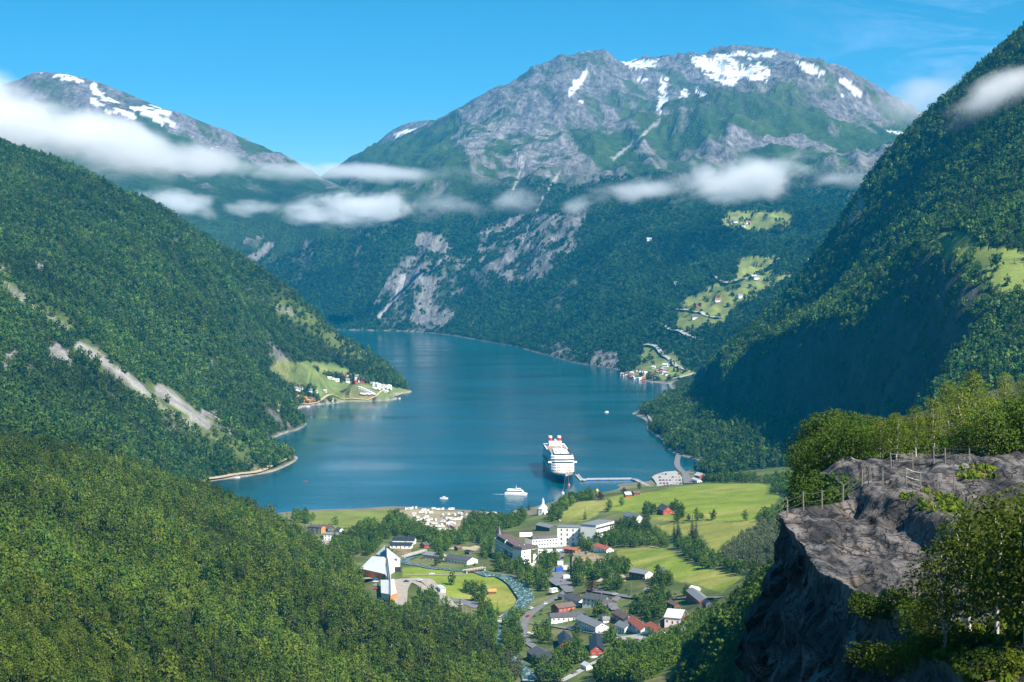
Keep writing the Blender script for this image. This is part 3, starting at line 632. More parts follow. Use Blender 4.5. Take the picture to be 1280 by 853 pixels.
# ---------------------------------------------------------------- low clouds hanging in the valley
def cloud_material(dens, scale, seed, amp, flat, col=(.97, .98, 1)):
    m = bpy.data.materials.new('cloud_vapour'); m.use_nodes = True; nt = m.node_tree; nt.nodes.clear(); N = nt.nodes.new; L = nt.links.new
    out = N('ShaderNodeOutputMaterial'); v = N('ShaderNodeVolumePrincipled'); v.inputs['Color'].default_value = (*col, 1); v.inputs['Anisotropy'].default_value = .0
    tc = N('ShaderNodeTexCoord'); geo = N('ShaderNodeNewGeometry')
    ln = N('ShaderNodeVectorMath'); ln.operation = 'LENGTH'; L(tc.outputs['Object'], ln.inputs[0])
    mp = N('ShaderNodeMapping'); mp.inputs['Location'].default_value = (seed*3.1, seed*1.7, 0); mp.inputs['Scale'].default_value = (scale, scale, scale*flat); L(geo.outputs['Position'], mp.inputs[0])
    nz = N('ShaderNodeTexNoise'); nz.inputs['Scale'].default_value = 1; nz.inputs['Detail'].default_value = 7; nz.inputs['Roughness'].default_value = .6; nz.inputs['Distortion'].default_value = .35; L(mp.outputs[0], nz.inputs['Vector'])
    def mth(op, a, b):
        n = N('ShaderNodeMath'); n.operation = op
        for i, q in enumerate((a, b)):
            if isinstance(q, (int, float)): n.inputs[i].default_value = q
            else: L(q, n.inputs[i])
        return n.outputs[0]
    e = mth('ADD', mth('SUBTRACT', 1.0, ln.outputs['Value']), mth('MULTIPLY', mth('SUBTRACT', nz.outputs[0], .55), amp))
    r = N('ShaderNodeMapRange'); r.interpolation_type = 'SMOOTHSTEP'; r.inputs[1].default_value = .0; r.inputs[2].default_value = .8; r.inputs[3].default_value = 0; r.inputs[4].default_value = dens; L(e, r.inputs[0])
    L(r.outputs[0], v.inputs['Density']); L(v.outputs[0], out.inputs['Volume'])
    return m
def cloud(px0, py0, px1, py1, D, thick, deep, dens, seed, scale=.006, amp=3.4, flat=1.7, col=(.97, .98, 1)):
    """a bank along the line px0,py0 - px1,py1 at distance D; thick = height in photo pixels, deep in metres"""
    a = Vector(P(px0, py0, D)); b = Vector(P(px1, py1, D)); c = (a+b)/2; l = (b-a).length/2
    bm = bmesh.new(); bmesh.ops.create_icosphere(bm, subdivisions=3, radius=1.25); me = bpy.data.meshes.new('low_clouds'); bm.to_mesh(me); bm.free()
    me.materials.append(cloud_material(dens, scale, seed, amp, flat, col))
    o = bpy.data.objects.new('low_clouds', me); COL.objects.link(o); o.location = c
    o.rotation_euler = (0, -math.atan2(b.z-a.z, b.x-a.x), 0); o.scale = (l, deep, thick/F*D/2)
    tag(o, kind='stuff'); return o
CLOUDS = [
  (-140,108,130,178,3950,104,330,.014,1,.005), (30,162,250,200,4050,80,300,.013,2,.005), (150,192,360,214,4400,46,260,.010,3,.006), (280,205,420,220,5200,26,260,.005,16,.006),
  (370,213,590,217,6300,28,380,.006,4,.004), (350,258,530,258,5900,54,230,.017,5,.006), (170,248,280,262,6000,38,220,.012,6,.006), (260,260,375,260,5950,22,160,.008,7,.007),
  (510,260,600,254,6200,42,200,.0030,8,.007), (580,262,695,244,6150,40,200,.0038,9,.007), (695,262,755,252,6000,30,140,.006,10,.008),
  (730,248,870,232,5700,34,220,.006,11,.006), (800,236,1060,214,5500,60,300,.015,12,.005), (980,226,1110,224,5600,34,220,.004,13,.006),
  (1140,168,1330,84,2850,56,150,.015,14,.005), (1195,142,1340,66,2800,44,150,.012,17,.006), (1050,146,1240,104,3900,60,240,.0035,15,.006)]
for c in CLOUDS: cloud(*c)
# ---------------------------------------------------------------- helpers: things and parts
def empty(name, loc, rz=0, label=None, cat=None, group=None):
    o = bpy.data.objects.new(name, None); COL.objects.link(o); o.location = loc; o.rotation_euler = (0, 0, rz); o.empty_display_size = .5
    return tag(o, label, cat, group)
class MB:
    """collects faces; build() links them as one mesh object"""
    def __init__(s): s.v = []; s.f = []; s.mi = []
    def face(s, pts, m=0):
        o = len(s.v); s.v += [tuple(p) for p in pts]; s.f.append(tuple(range(o, o+len(pts)))); s.mi.append(m); return s
    def box(s, c, d, m=0, rz=0, top=1.0):
        x, y, z = d[0]/2, d[1]/2, d[2]/2; o = len(s.v); ca, sa = math.cos(rz), math.sin(rz)
        for sz in (-1, 1):
            for sx, sy in ((-1, -1), (1, -1), (1, 1), (-1, 1)):
                k = top if sz > 0 else 1; a, b = sx*x*k, sy*y*k; s.v.append((c[0]+a*ca-b*sa, c[1]+a*sa+b*ca, c[2]+sz*z))
        for f in ((3, 2, 1, 0), (4, 5, 6, 7), (0, 1, 5, 4), (1, 2, 6, 5), (2, 3, 7, 6), (3, 0, 4, 7)): s.f.append(tuple(o+i for i in f)); s.mi.append(m)
        return s
    def prism(s, poly, z0, z1, m=0, mtop=None):
        """poly counter-clockwise in plan; z0/z1 numbers or per-vertex lists"""
        n = len(poly); o = len(s.v); a = z0 if hasattr(z0, '__len__') else [z0]*n; b = z1 if hasattr(z1, '__len__') else [z1]*n
        s.v += [(p[0], p[1], a[i]) for i, p in enumerate(poly)]+[(p[0], p[1], b[i]) for i, p in enumerate(poly)]
        s.f.append(tuple(o+i for i in reversed(range(n)))); s.mi.append(m); s.f.append(tuple(o+n+i for i in range(n))); s.mi.append(m if mtop is None else mtop)
        for i in range(n): j = (i+1) % n; s.f.append((o+i, o+j, o+n+j, o+n+i)); s.mi.append(m)
        return s
    def cyl(s, p, q, r0, r1, k=8, m=0):
        V, Fq = tube_np([p, q], [r0, r1], k); o = len(s.v); s.v += [tuple(v) for v in V]
        for f in Fq: s.f.append(tuple(int(i)+o for i in f)); s.mi.append(m)
        s.f.append(tuple(o+i for i in range(k))); s.mi.append(m); s.f.append(tuple(o+k+i for i in reversed(range(k)))); s.mi.append(m)
        return s
    def mesh(s, name, mats):
        me = bpy.data.meshes.new(name); me.from_pydata(s.v, [], s.f)
        for m in (mats if isinstance(mats, (list, tuple)) else [mats]): me.materials.append(m)
        me.polygons.foreach_set('material_index', s.mi)
        bm = bmesh.new(); bm.from_mesh(me); bmesh.ops.recalc_face_normals(bm, faces=bm.faces); bm.to_mesh(me); bm.free(); return me
    def build(s, name, mats, parent=None, loc=None, rz=None):
        return link(name, s.mesh(name, mats), parent, loc, rz)
def link(name, me, parent=None, loc=None, rz=None):
    o = bpy.data.objects.new(name, me); COL.objects.link(o)
    if parent: o.parent = parent
    if loc is not None: o.location = loc
    if rz is not None: o.rotation_euler = (0, 0, rz)
    return o
def tree_at(kind, protos, i, loc, sc, rz, label, cat, group, sub=None):
    t = empty(kind, loc, rz, label, cat, group); t.scale = (sc*RNG.uniform(.88, 1.15), sc*RNG.uniform(.88, 1.15), sc)
    tm, cm = protos[i % len(protos)]; link('trunk', tm, t); link('crown', cm, t); return t

# ---------------------------------------------------------------- the rock outcrop at the viewer's right
ROCK_E = [(30,17.2),(64,17),(74,17),(82,17.1),(90,18.4),(95,18.2),(101,17.3),(108,17.1),(117,17.4),(122,17.5),(128,17.4),(130,18.8),(133,21.2),(136,23.4),(146,24.5),(165,25.5),(200,31),(270,48)]
def rock_edge(y): return np.interp(y, [e[0] for e in ROCK_E], [e[1] for e in ROCK_E])
ROCK_T = TPS([P(*p) for p in ((985,640,128),(1000,632,131),(1040,634,132),(1068,624,136),(1085,604,146),(1110,594,150),(1180,588,150),(1280,592,150),(1380,595,150),(1005,690,117),(1030,716,108),(1060,735,101),(1110,750,95),
  (1100,640,126),(1150,650,124),(1280,660,120),(1100,690,110),(1280,740,92),(1150,800,87),(1200,853,74),(1280,853,64),(1280,800,76),(1420,853,55),(1450,700,100),(1180,540,176),(1280,500,200),(1280,520,182),(1400,480,200),(1150,565,172),(1200,545,220),(1300,480,260))]+[(50,40,271),(17,40,270),(110,60,279),(110,150,279),(120,260,285),(17,64,269.6)], 1e-5)
def rock_top(x, y):
    z = ROCK_T(x, y); d = x-rock_edge(y)
    u = x-.10*(y-110)
    f = sstep(0, 1.5, d)
    bench = 1.5*sstep(-.5, .7, x-(22.6+.11*(140-y))+1.2*fbm(x, y, 6, 3, 301))*sstep(172, 160, y)*sstep(86, 98, y)-.9*sstep(172, 160, y)*sstep(86, 98, y)
    strat = .85*fbm(u, y*.09, 3.6, 4, 302, True)+.35*fbm(u, y*.2, 1.2, 3, 303, True)+.10*fbm(x, y, .7, 3, 304)
    wv = u/2.9+1.1*fbm(x, y*.45, 8, 4, 306); saw = wv-np.floor(wv); w2 = u/.62+.8*fbm(x, y*.5, 3, 3, 307); saw2 = w2-np.floor(w2)
    strat = .40*strat+.55*(1-saw)*sstep(.0, .07, saw)*(.35+.65*sstep(-.3, .3, fbm(x, y, 6, 3, 309)))+.12*(1-saw2)-.5*sstep(.72, .92, fbm(x+.25*y, y-.3*x, 7, 4, 308, True))
    wx_ = u/1.25+.5*fbm(x, y, 3, 3, 330); wy_ = y*.17+.5*fbm(x, y, 4, 3, 331)+.4*u; blk = _h(np.floor(wx_), np.floor(wy_), 9)-.5; wx2 = u/.5+.5*fbm(x, y, 1.5, 3, 332); blk2 = _h(np.floor(wx2), np.floor(y*.5+.3*u+.4*fbm(x, y, 2, 2, 333)), 5)-.5
    strat = strat*.6+.42*blk+.08*blk2
    rockiness = sstep(170, 158, y)*sstep(80, 92, y)
    return z+f*(bench+strat*(.3+.7*rockiness))+.5*fbm(x, y, 5, 3, 305)*f
def build_rock():
    y = np.concatenate([np.arange(40, 88, .30), np.arange(88, 160, .19), np.arange(160, 268, .5)]); s_top = np.linspace(0, 1, 300)**1.7*72; s_cl = np.linspace(0, 1, 90)[1:]
    Y, St = np.meshgrid(y, s_top, indexing='ij'); xe = rock_edge(y)+.35*fbm(y, y*0, 3.2, 4, 310); X = xe[:, None]+St; Z = rock_top(X, Y)
    for _ in range(1): Z[1:-1] = (Z[:-2]+2*Z[1:-1]+Z[2:])/4; Z[:, 1:-1] = (Z[:, :-2]+2*Z[:, 1:-1]+Z[:, 2:])/4
    ze = Z[:, 0]; drop = s_cl[None]*46; gentle = sstep(130, 140, y)[:, None]
    lean = np.interp(y, [40, 90, 105, 118, 128, 134, 150], [.20, .24, .36, .34, .18, .16, .16])[:, None]
    under = np.interp(y, [40, 95, 108, 126, 131], [.2, .3, .9, 1.5, .0])[:, None]           # undercut just beneath the lip
    Xc = xe[:, None]-drop*lean+under*np.sin(np.clip(drop/7, 0, 1)*math.pi); Zc = ze[:, None]-drop*(1-.25*gentle)
    Yc = np.repeat(y[:, None], len(s_cl), 1)
    nn = 1.9*fbm(Yc*1.0+Zc*.5, Zc*.6, 7, 5, 311, True)+.6*fbm(Yc, Zc, 2, 4, 312); nn = nn+1.3*(_h(np.floor(Yc/3.1+.45*Zc+.6*fbm(Yc, Zc, 6, 3, 341)), np.floor(Zc/1.9-.25*Yc+.6*fbm(Yc, Zc, 5, 3, 342)), 3)-.5); w = sstep(0, 3, drop); Xc = Xc-nn*w*.8; Yc = Yc-nn*w*.25*(1-gentle)
    X = np.concatenate([Xc[:, ::-1], X], 1); Yf = np.concatenate([Yc[:, ::-1], Y], 1); Z = np.concatenate([Zc[:, ::-1], Z], 1)
    nr, nc_ = X.shape; idx = np.arange(nr*nc_).reshape(nr, nc_); q = np.stack([idx[:-1, :-1], idx[:-1, 1:], idx[1:, 1:], idx[1:, :-1]], -1).reshape(-1, 4)
    V = np.stack([X, Yf, Z], -1).reshape(-1, 3); x, yy, z = V.T
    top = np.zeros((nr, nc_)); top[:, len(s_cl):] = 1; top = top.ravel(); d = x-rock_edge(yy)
    u = x-.10*(yy-110); n1 = fbm(x, yy, 6, 4, 320); n2 = fbm(x, yy, 1.6, 4, 321)
    c = np.tile(np.array([.128, .113, .105]), (len(V), 1))*(1+.3*n1+.25*n2)[:, None]; veg = np.zeros(len(V))
    def put(t, col):
        nonlocal c
        c = mixc(c, np.clip(t, 0, 1), col)
    px, py = proj(x, yy, z)
    wv = u/2.9+1.1*fbm(x, yy*.45, 8, 4, 306); saw = wv-np.floor(wv); put(top*np.maximum(sstep(.80, .95, saw), sstep(.72, .9, fbm(x+.25*yy, yy-.3*x, 7, 4, 308, True)))*.8, (.03, .028, .028))
    wx_ = u/1.25+.5*fbm(x, yy, 3, 3, 330); wy_ = yy*.17+.5*fbm(x, yy, 4, 3, 331)+.4*u; fr = np.minimum(np.minimum(wx_-np.floor(wx_), 1-wx_+np.floor(wx_))*1.25, np.minimum(wy_-np.floor(wy_), 1-wy_+np.floor(wy_))*5)
    c *= (.8+.45*_h(np.floor(wx_), np.floor(wy_), 12))[:, None]; put(top*sstep(.16, .05, fr+.05*n2)*.75, (.02, .019, .02))
    put(top*sstep(.05, .5, fbm(u, yy*.08, 2.6, 4, 322))*.85, (.022, .021, .022))                      # dark water stains along the strata
    put(top*sstep(.10, .45, fbm(x, yy, 4.5, 4, 323))*sstep(5.2, 1.0, d)*.75, (.27, .22, .19))           # pale pinkish fresh face along the lip
    put(sstep(.25, .5, fbm(x, yy, 2.2, 4, 324))*top*.5, (.23, .225, .215))                              # lichen
    put(sstep(.42, .6, fbm(x+9, yy, 1.5, 3, 325))*top*.35, (.20, .13, .05))
    put((1-top)*.92, (.026, .027, .028)); put((1-top)*sstep(.1, .4, fbm(yy+.6*z, z*2.2, 2.2, 5, 326))*.7, (.14, .14, .14)); put((1-top)*sstep(.25, .45, fbm(yy, z, 3.2, 4, 327))*.6, (.10, .075, .05))  # cliff's shade deepened in the colour, with pale and brown rock patches over it
    g = np.maximum.reduce([sstep(160, 168, yy+4*n1), sstep(93, 84, yy+5*n1)*.9, sstep(24, 30, x-(yy-100)*.05+4*n1)*sstep(112, 104, yy), inpoly(px+6*n1, py+4*n2, [(1120, 622), (1160, 617), (1200, 628), (1210, 645), (1150, 640)])*1., inpoly(px+6*n1, py+4*n2, [(1195, 588), (1240, 585), (1245, 598), (1200, 600)])*1.])*top
    g = g*sstep(-.55, -.15, n1+.4*n2); put(g*.9, (.075, .10, .022)); put(g*sstep(.15, .5, n2)*.8, (.20, .15, .045))
    veg = g
    m = bpy.data.materials.new('outcrop_rock'); m.use_nodes = True; nt = m.node_tree; b = nt.nodes['Principled BSDF']; b.inputs['Roughness'].default_value = .75; b.inputs['Specular IOR Level'].default_value = .35
    a = nt.nodes.new('ShaderNodeAttribute'); a.attribute_name = 'alb'; geo = nt.nodes.new('ShaderNodeNewGeometry'); L = nt.links.new
    n = nt.nodes.new('ShaderNodeTexNoise'); n.inputs['Scale'].default_value = 2.2; n.inputs['Detail'].default_value = 11; n.inputs['Roughness'].default_value = .74
    mp = nt.nodes.new('ShaderNodeMapping'); mp.inputs['Scale'].default_value = (1, .35, 1); mp.inputs['Rotation'].default_value = (0, 0, .1); L(geo.outputs['Position'], mp.inputs[0]); L(mp.outputs[0], n.inputs['Vector'])
    r = nt.nodes.new('ShaderNodeMapRange'); r.inputs[1].default_value = .3; r.inputs[2].default_value = .7; r.inputs[3].default_value = .55; r.inputs[4].default_value = 1.45; L(n.outputs[0], r.inputs[0])
    sc = nt.nodes.new('ShaderNodeVectorMath'); sc.operation = 'SCALE'; L(a.outputs['Color'], sc.inputs[0]); L(sc.outputs[0], b.inputs['Base Color'])
    bp = nt.nodes.new('ShaderNodeBump'); bp.inputs['Distance'].default_value = .35; bp.inputs['Strength'].default_value = .9; N = nt.nodes.new; wn = N('ShaderNodeTexNoise'); wn.inputs['Scale'].default_value = .45; wn.inputs['Detail'].default_value = 5; L(geo.outputs['Position'], wn.inputs['Vector'])
    ws = N('ShaderNodeVectorMath'); ws.operation = 'SCALE'; ws.inputs['Scale'].default_value = 3.2; L(wn.outputs['Color'], ws.inputs[0]); wa = N('ShaderNodeVectorMath'); wa.operation = 'ADD'; L(geo.outputs['Position'], wa.inputs[0]); L(ws.outputs[0], wa.inputs[1])
    last = None; hs_ = n.outputs[0]
    for sca, rot, wid in (((.34, .075, .34), .16, .030), ((1.1, .30, 1.1), .05, .035), ((.16, .22, .3), -.5, .012)):
        m2 = N('ShaderNodeMapping'); m2.inputs['Scale'].default_value = sca; m2.inputs['Rotation'].default_value = (0, 0, rot); L(wa.outputs[0], m2.inputs[0])
        vo = N('ShaderNodeTexVoronoi'); vo.feature = 'DISTANCE_TO_EDGE'; vo.inputs['Scale'].default_value = 1; L(m2.outputs[0], vo.inputs['Vector'])
        mr = N('ShaderNodeMapRange'); mr.interpolation_type = 'SMOOTHSTEP'; mr.inputs[1].default_value = wid*.25; mr.inputs[2].default_value = wid; mr.inputs[3].default_value = .22; mr.inputs[4].default_value = 1; L(vo.outputs['Distance'], mr.inputs[0])
        mm = N('ShaderNodeMath'); mm.operation = 'MULTIPLY'; L(mr.outputs[0], mm.inputs[0]); L(last if last else r.outputs[0], mm.inputs[1]); last = mm.outputs[0]
        ad = N('ShaderNodeMath'); ad.operation = 'ADD'; L(hs_, ad.inputs[0]); L(mr.outputs[0], ad.inputs[1]); hs_ = ad.outputs[0]
    L(last, sc.inputs['Scale']); L(hs_, bp.inputs['Height']); L(bp.outputs[0], b.inputs['Normal'])
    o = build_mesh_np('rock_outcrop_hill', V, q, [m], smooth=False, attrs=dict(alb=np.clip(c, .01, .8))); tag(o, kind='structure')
    return V[veg > .5]
ROCK_VEG = build_rock()
def rz_top(x, y): return float(rock_top(np.array([float(x)]), np.array([float(y)]))[0])

# fence posts and wires along the lip
def on_rock(px, py):
    lo, hi = 60., 215.
    ys = np.arange(lo, hi, .25); xs = (px-CX)/F*ys; zr = EYE-(py-HY)/F*ys; e = rock_edge(ys); ok = (xs > e-.6); xs = np.maximum(xs, e+.15)
    g = rock_top(xs, ys); i = np.argmax((zr <= g+.02) & ok)
    return Vector((xs[i], ys[i], g[i]))
POST = mat('weathered_post', (.16, .145, .125), .9, var=.3, scale=6); WIRE = mat('fence_wire', (.20, .20, .20), .5, .7)
def fence(label, posts, top=1.15):
    pts = [on_rock(*p) for p in posts]; t = empty('viewpoint_fence', pts[0], 0, label, 'fence'); t['group'] = 'fences on the rock outcrop'
    for i, p in enumerate(pts):
        l = Vector((RNG.normal(0, .03), RNG.normal(0, .03), 1)); h = top*RNG.uniform(.95, 1.1)
        MB().cyl((0, 0, -.3), tuple(l*h), .055, .048, 6).build('post', POST, t, p-pts[0])
    for k, hh in enumerate((.5, .95)):
        w = MB()
        for a, b in zip(pts[:-1], pts[1:]):
            a = a-pts[0]+Vector((0, 0, hh*top)); b = b-pts[0]+Vector((0, 0, hh*top)); mid = (a+b)/2-Vector((0, 0, .05)); w.cyl(a, mid, .012, .012, 4); w.cyl(mid, b, .012, .012, 4)
        w.build('wire', WIRE, t)
def f8(l): return [(880+x/2.17, 460+y/2.17) for x, y in l]
fence('post and wire fence along the outer lip of the rock outcrop', f8([(226,408),(270,386),(320,384),(367,364),(377,366),(428,322),(453,308),(507,282)]))
fence('short wire fence crossing the bare grey rock slab', f8([(447,312),(485,318),(549,320),(588,328),(634,332),(679,338)]))
fence('wire fence on the grass strip behind the rock slab', f8([(507,276),(567,272),(624,262),(655,258),(720,262)]))

# bare-stemmed birches and scrub on the outcrop
LEAF_NEAR = leaf_material('near_birch_leaves', (.12, .175, .026), (.19, .24, .045), .45)
LEAF_NEAR2 = leaf_material('near_rowan_leaves', (.06, .115, .02), (.10, .155, .03), .4)
LEAF_FERN = leaf_material('fern_leaves', (.12, .19, .02), (.19, .23, .03), .4)
NEAR_B = [broadleaf(500+i, 5.4+.5*i, 3.4, 2600, .085, 13, .22, LEAF_NEAR, BARK_W, 9, .25*(i-1)) for i in range(4)]
NEAR_D = [broadleaf(510+i, 5.0, 4.6, 2600, .11, 12, .10, LEAF_NEAR2, BARK, 7) for i in range(3)]
NEAR_S = [broadleaf(520+i, 1.6, 2.2, 700, .085, 7, .02, [LEAF_FERN, LEAF_NEAR2][i % 2], BARK, 4) for i in range(4)]
def rock_tree(px, D, h, kind, label, zoff=0, name='birch_tree', cat='birch', group='birches on the rock outcrop'):
    x = (px-CX)/F*D; e = float(rock_edge(D)); z = rz_top(x, D) if x > e else rz_top(e+.1, D)-(e-x)*1.3
    pr = dict(b=NEAR_B, d=NEAR_D, s=NEAR_S)[kind]; i = int(RNG.integers(0, len(pr))); base = [5.4+.5*i, 5.0, 1.6]['bds'.index(kind)]
    return tree_at(name, pr, i, (x, D, z+zoff-.1), h/base, RNG.uniform(0, 6.28), label, cat, group)
FR = 'airy birch with pale stems growing in front of the rock slab'
BK = 'slender birch standing behind the fence on the rock outcrop'
for px, D, h in ((1182,80,5.0),(1212,84,5.6),(1246,79,6.2),(1282,76,6.0),(1232,90,5.6),(1275,88,6.0),(1330,74,6.5),(1168,84,3.0),(1320,92,6)): rock_tree(px, D, h, 'b', FR)
for px, D, h in ((1120,158,4.8),(1145,162,5.2),(1168,166,5.6),(1200,172,6.2),(1230,168,5.0),(1216,184,5.6),(1256,190,4.2),(1100,160,4.2),(1285,186,4.0),(1185,180,5)): rock_tree(px, D, h*.86, 'b', BK)
for px, D, h in ((1010,172,6.2),(1028,168,5.6),(1046,166,6.6),(1062,162,6.4),(1078,164,6),(1092,172,6),(1020,184,6.5),(1040,182,6.5),(1050,190,5.5),(1066,178,6.4),(1118,176,4.5),(1085,180,4.6)):
    rock_tree(px, D, h*.56, 'd', 'bushy dark green tree crowding the drop behind the rock fence', 0, 'rowan_tree', 'rowan', 'dark trees behind the rock fence')
for px, D, h in ((1236,158,4.2),(1262,160,4.6),(1285,158,4.8),(1300,164,5),(1205,160,2.6)):
    rock_tree(px, D, h, 'd', 'dense dark green rowan at the upper edge of the rock slab', 0, 'rowan_tree', 'rowan', 'rowans above the rock slab')
for px, D, h in ((1070,98,1.5),(1088,96,1.7),(1108,94,1.9),(1126,93,1.8),(1140,90,2.0),(1152,88,1.9),(1082,92,1.6),(1100,90,1.8),(1122,86,1.9),(1142,82,1.8),(1165,80,1.7),(1205,78,1.6),(1228,74,1.5),(1262,72,1.7),(1190,72,1.2),(1165,91,1.8)):
    rock_tree(px, D, h*.66, 's', 'low leafy bush at the foot of the rock slab', 0, 'leafy_bush', 'bush', 'bushes at the foot of the rock slab')
for px, D, h in ((1180,164,1.5),(1205,166,1.7),(1225,176,1.9),(1250,174,2),(1270,180,2),(1290,174,2),(1240,182,2),(1155,170,1.6),(1130,168,1.5),(1265,168,1.8),(1215,170,1.6)):
    rock_tree(px, D, h, 's', 'low yellow green bush on the slope above the rock slab', 0, 'leafy_bush', 'bush', 'bushes on the slope above the rock slab')
# the cliff below the lip carries a few shrubs
def cliff_scrub():
    rng = np.random.default_rng(77); pts = []
    for i in range(260):
        y = rng.uniform(134, 240); e = float(rock_edge(y)); q = rng.uniform(1, 34); pt = (e-q*.16-.1, y, rz_top(e+.2, y)-q*.9-.8)
        if proj(*pt)[0] > 1000: pts.append(pt)
    scatter('cliff_scrub_foliage', np.array(pts), proto_collection('scrub', [combined(*broadleaf(530+i, 3.2, 3.2, 1500, .085, 10, .05, LEAF_NEAR2, BARK, 3), 'scrub') for i in range(3)]), .7, 1.4, 31)
cliff_scrub()
def tufts():
    v = ROCK_VEG[(ROCK_VEG[:, 1] < 215)]; rng = np.random.default_rng(8); v = v[rng.choice(len(v), min(9000, len(v)), replace=False)]
    ms = []
    for s in range(3):
        r = np.random.default_rng(600+s); n = 34; a = r.uniform(0, 6.28, n); q = r.uniform(0, .22, n); c = np.stack([q*np.cos(a), q*np.sin(a), r.uniform(.05, .28, n)], 1)
        me = mesh_np('tuft', *quads_np(c, np.stack([np.cos(a), np.sin(a), np.full(n, .5)], 1), r.uniform(.03, .09, n), 1.6, r), [LEAF_FERN, LEAF_NEAR2, LEAF_NEAR][s]); ms.append(me)
    scatter('outcrop_grass', v, proto_collection('tuft', ms), .5, 1.3, 32)
tufts()
# ---------------------------------------------------------------- trees: the largest ones are things, the rest of the woods one mass
WOODP = [broadleaf(360+i, 11+i % 4, 5.2, 900, .29, 13, .38, LEAF_BIRCH, BARK_W, 3) for i in range(6)]
DARKP = [broadleaf(380+i, 9+i % 3, 6.5, 300, .52, 10, .12, LEAF_DARK, BARK, 3) for i in range(5)]
ALDP = [broadleaf(370+i, 9+i % 3, 6.5, 1100, .28, 14, .12, LEAF_DARK, BARK, 4) for i in range(4)]
SPRP = [spruce(390+i, 14+i, 4.6) for i in range(3)]
def nearest(p, n):
    px, py = proj(p[:, 0], p[:, 1], p[:, 2]+5); ok = (px > 0) & (px < 1280) & (py < 865) & visible(p[:, 0], p[:, 1], p[:, 2], 7, 0)
    o = np.argsort(np.where(ok, p[:, 1], 1e9)); a = np.zeros(len(p), bool); a[o[:n]] = True; return a & ok
fb, fs = pf[~sp], pf[sp]
i1 = nearest(fb, 130)
for k, p in enumerate(fb[i1]): tree_at('aspen_tree', WOODP, k, p, RNG.uniform(.8, 1.2), RNG.uniform(0, 6.28), 'bright green aspen at the bottom of the wooded left slope', 'aspen', 'aspens at the foot of the left slope')
scatter('lower_hill_woods', fb[~i1], PROTO_WOOD, .55, 1.45, 14)
i2 = nearest(fs, 70)
for k, p in enumerate(fs[i2]): tree_at('spruce_tree', SPRP, k, p, RNG.uniform(.75, 1.15), RNG.uniform(0, 6.28), 'dark pointed spruce in the stand on the lower left slope', 'spruce', 'spruces of the stand on the left slope')
scatter('lower_hill_spruce_woods', fs[~i2], PROTO_SPRUCE, .7, 1.15, 15)
i3 = nearest(ph, 100)
for k, p in enumerate(ph[i3]): tree_at('alder_tree', ALDP, k, p, RNG.uniform(.75, 1.15), RNG.uniform(0, 6.28), 'bushy alder on the slope below the rock cliff', 'alder', 'alders below the rock cliff')
scatter('near_slope_woods', ph[~i3], PROTO_DARK, .7, 1.2, 16)

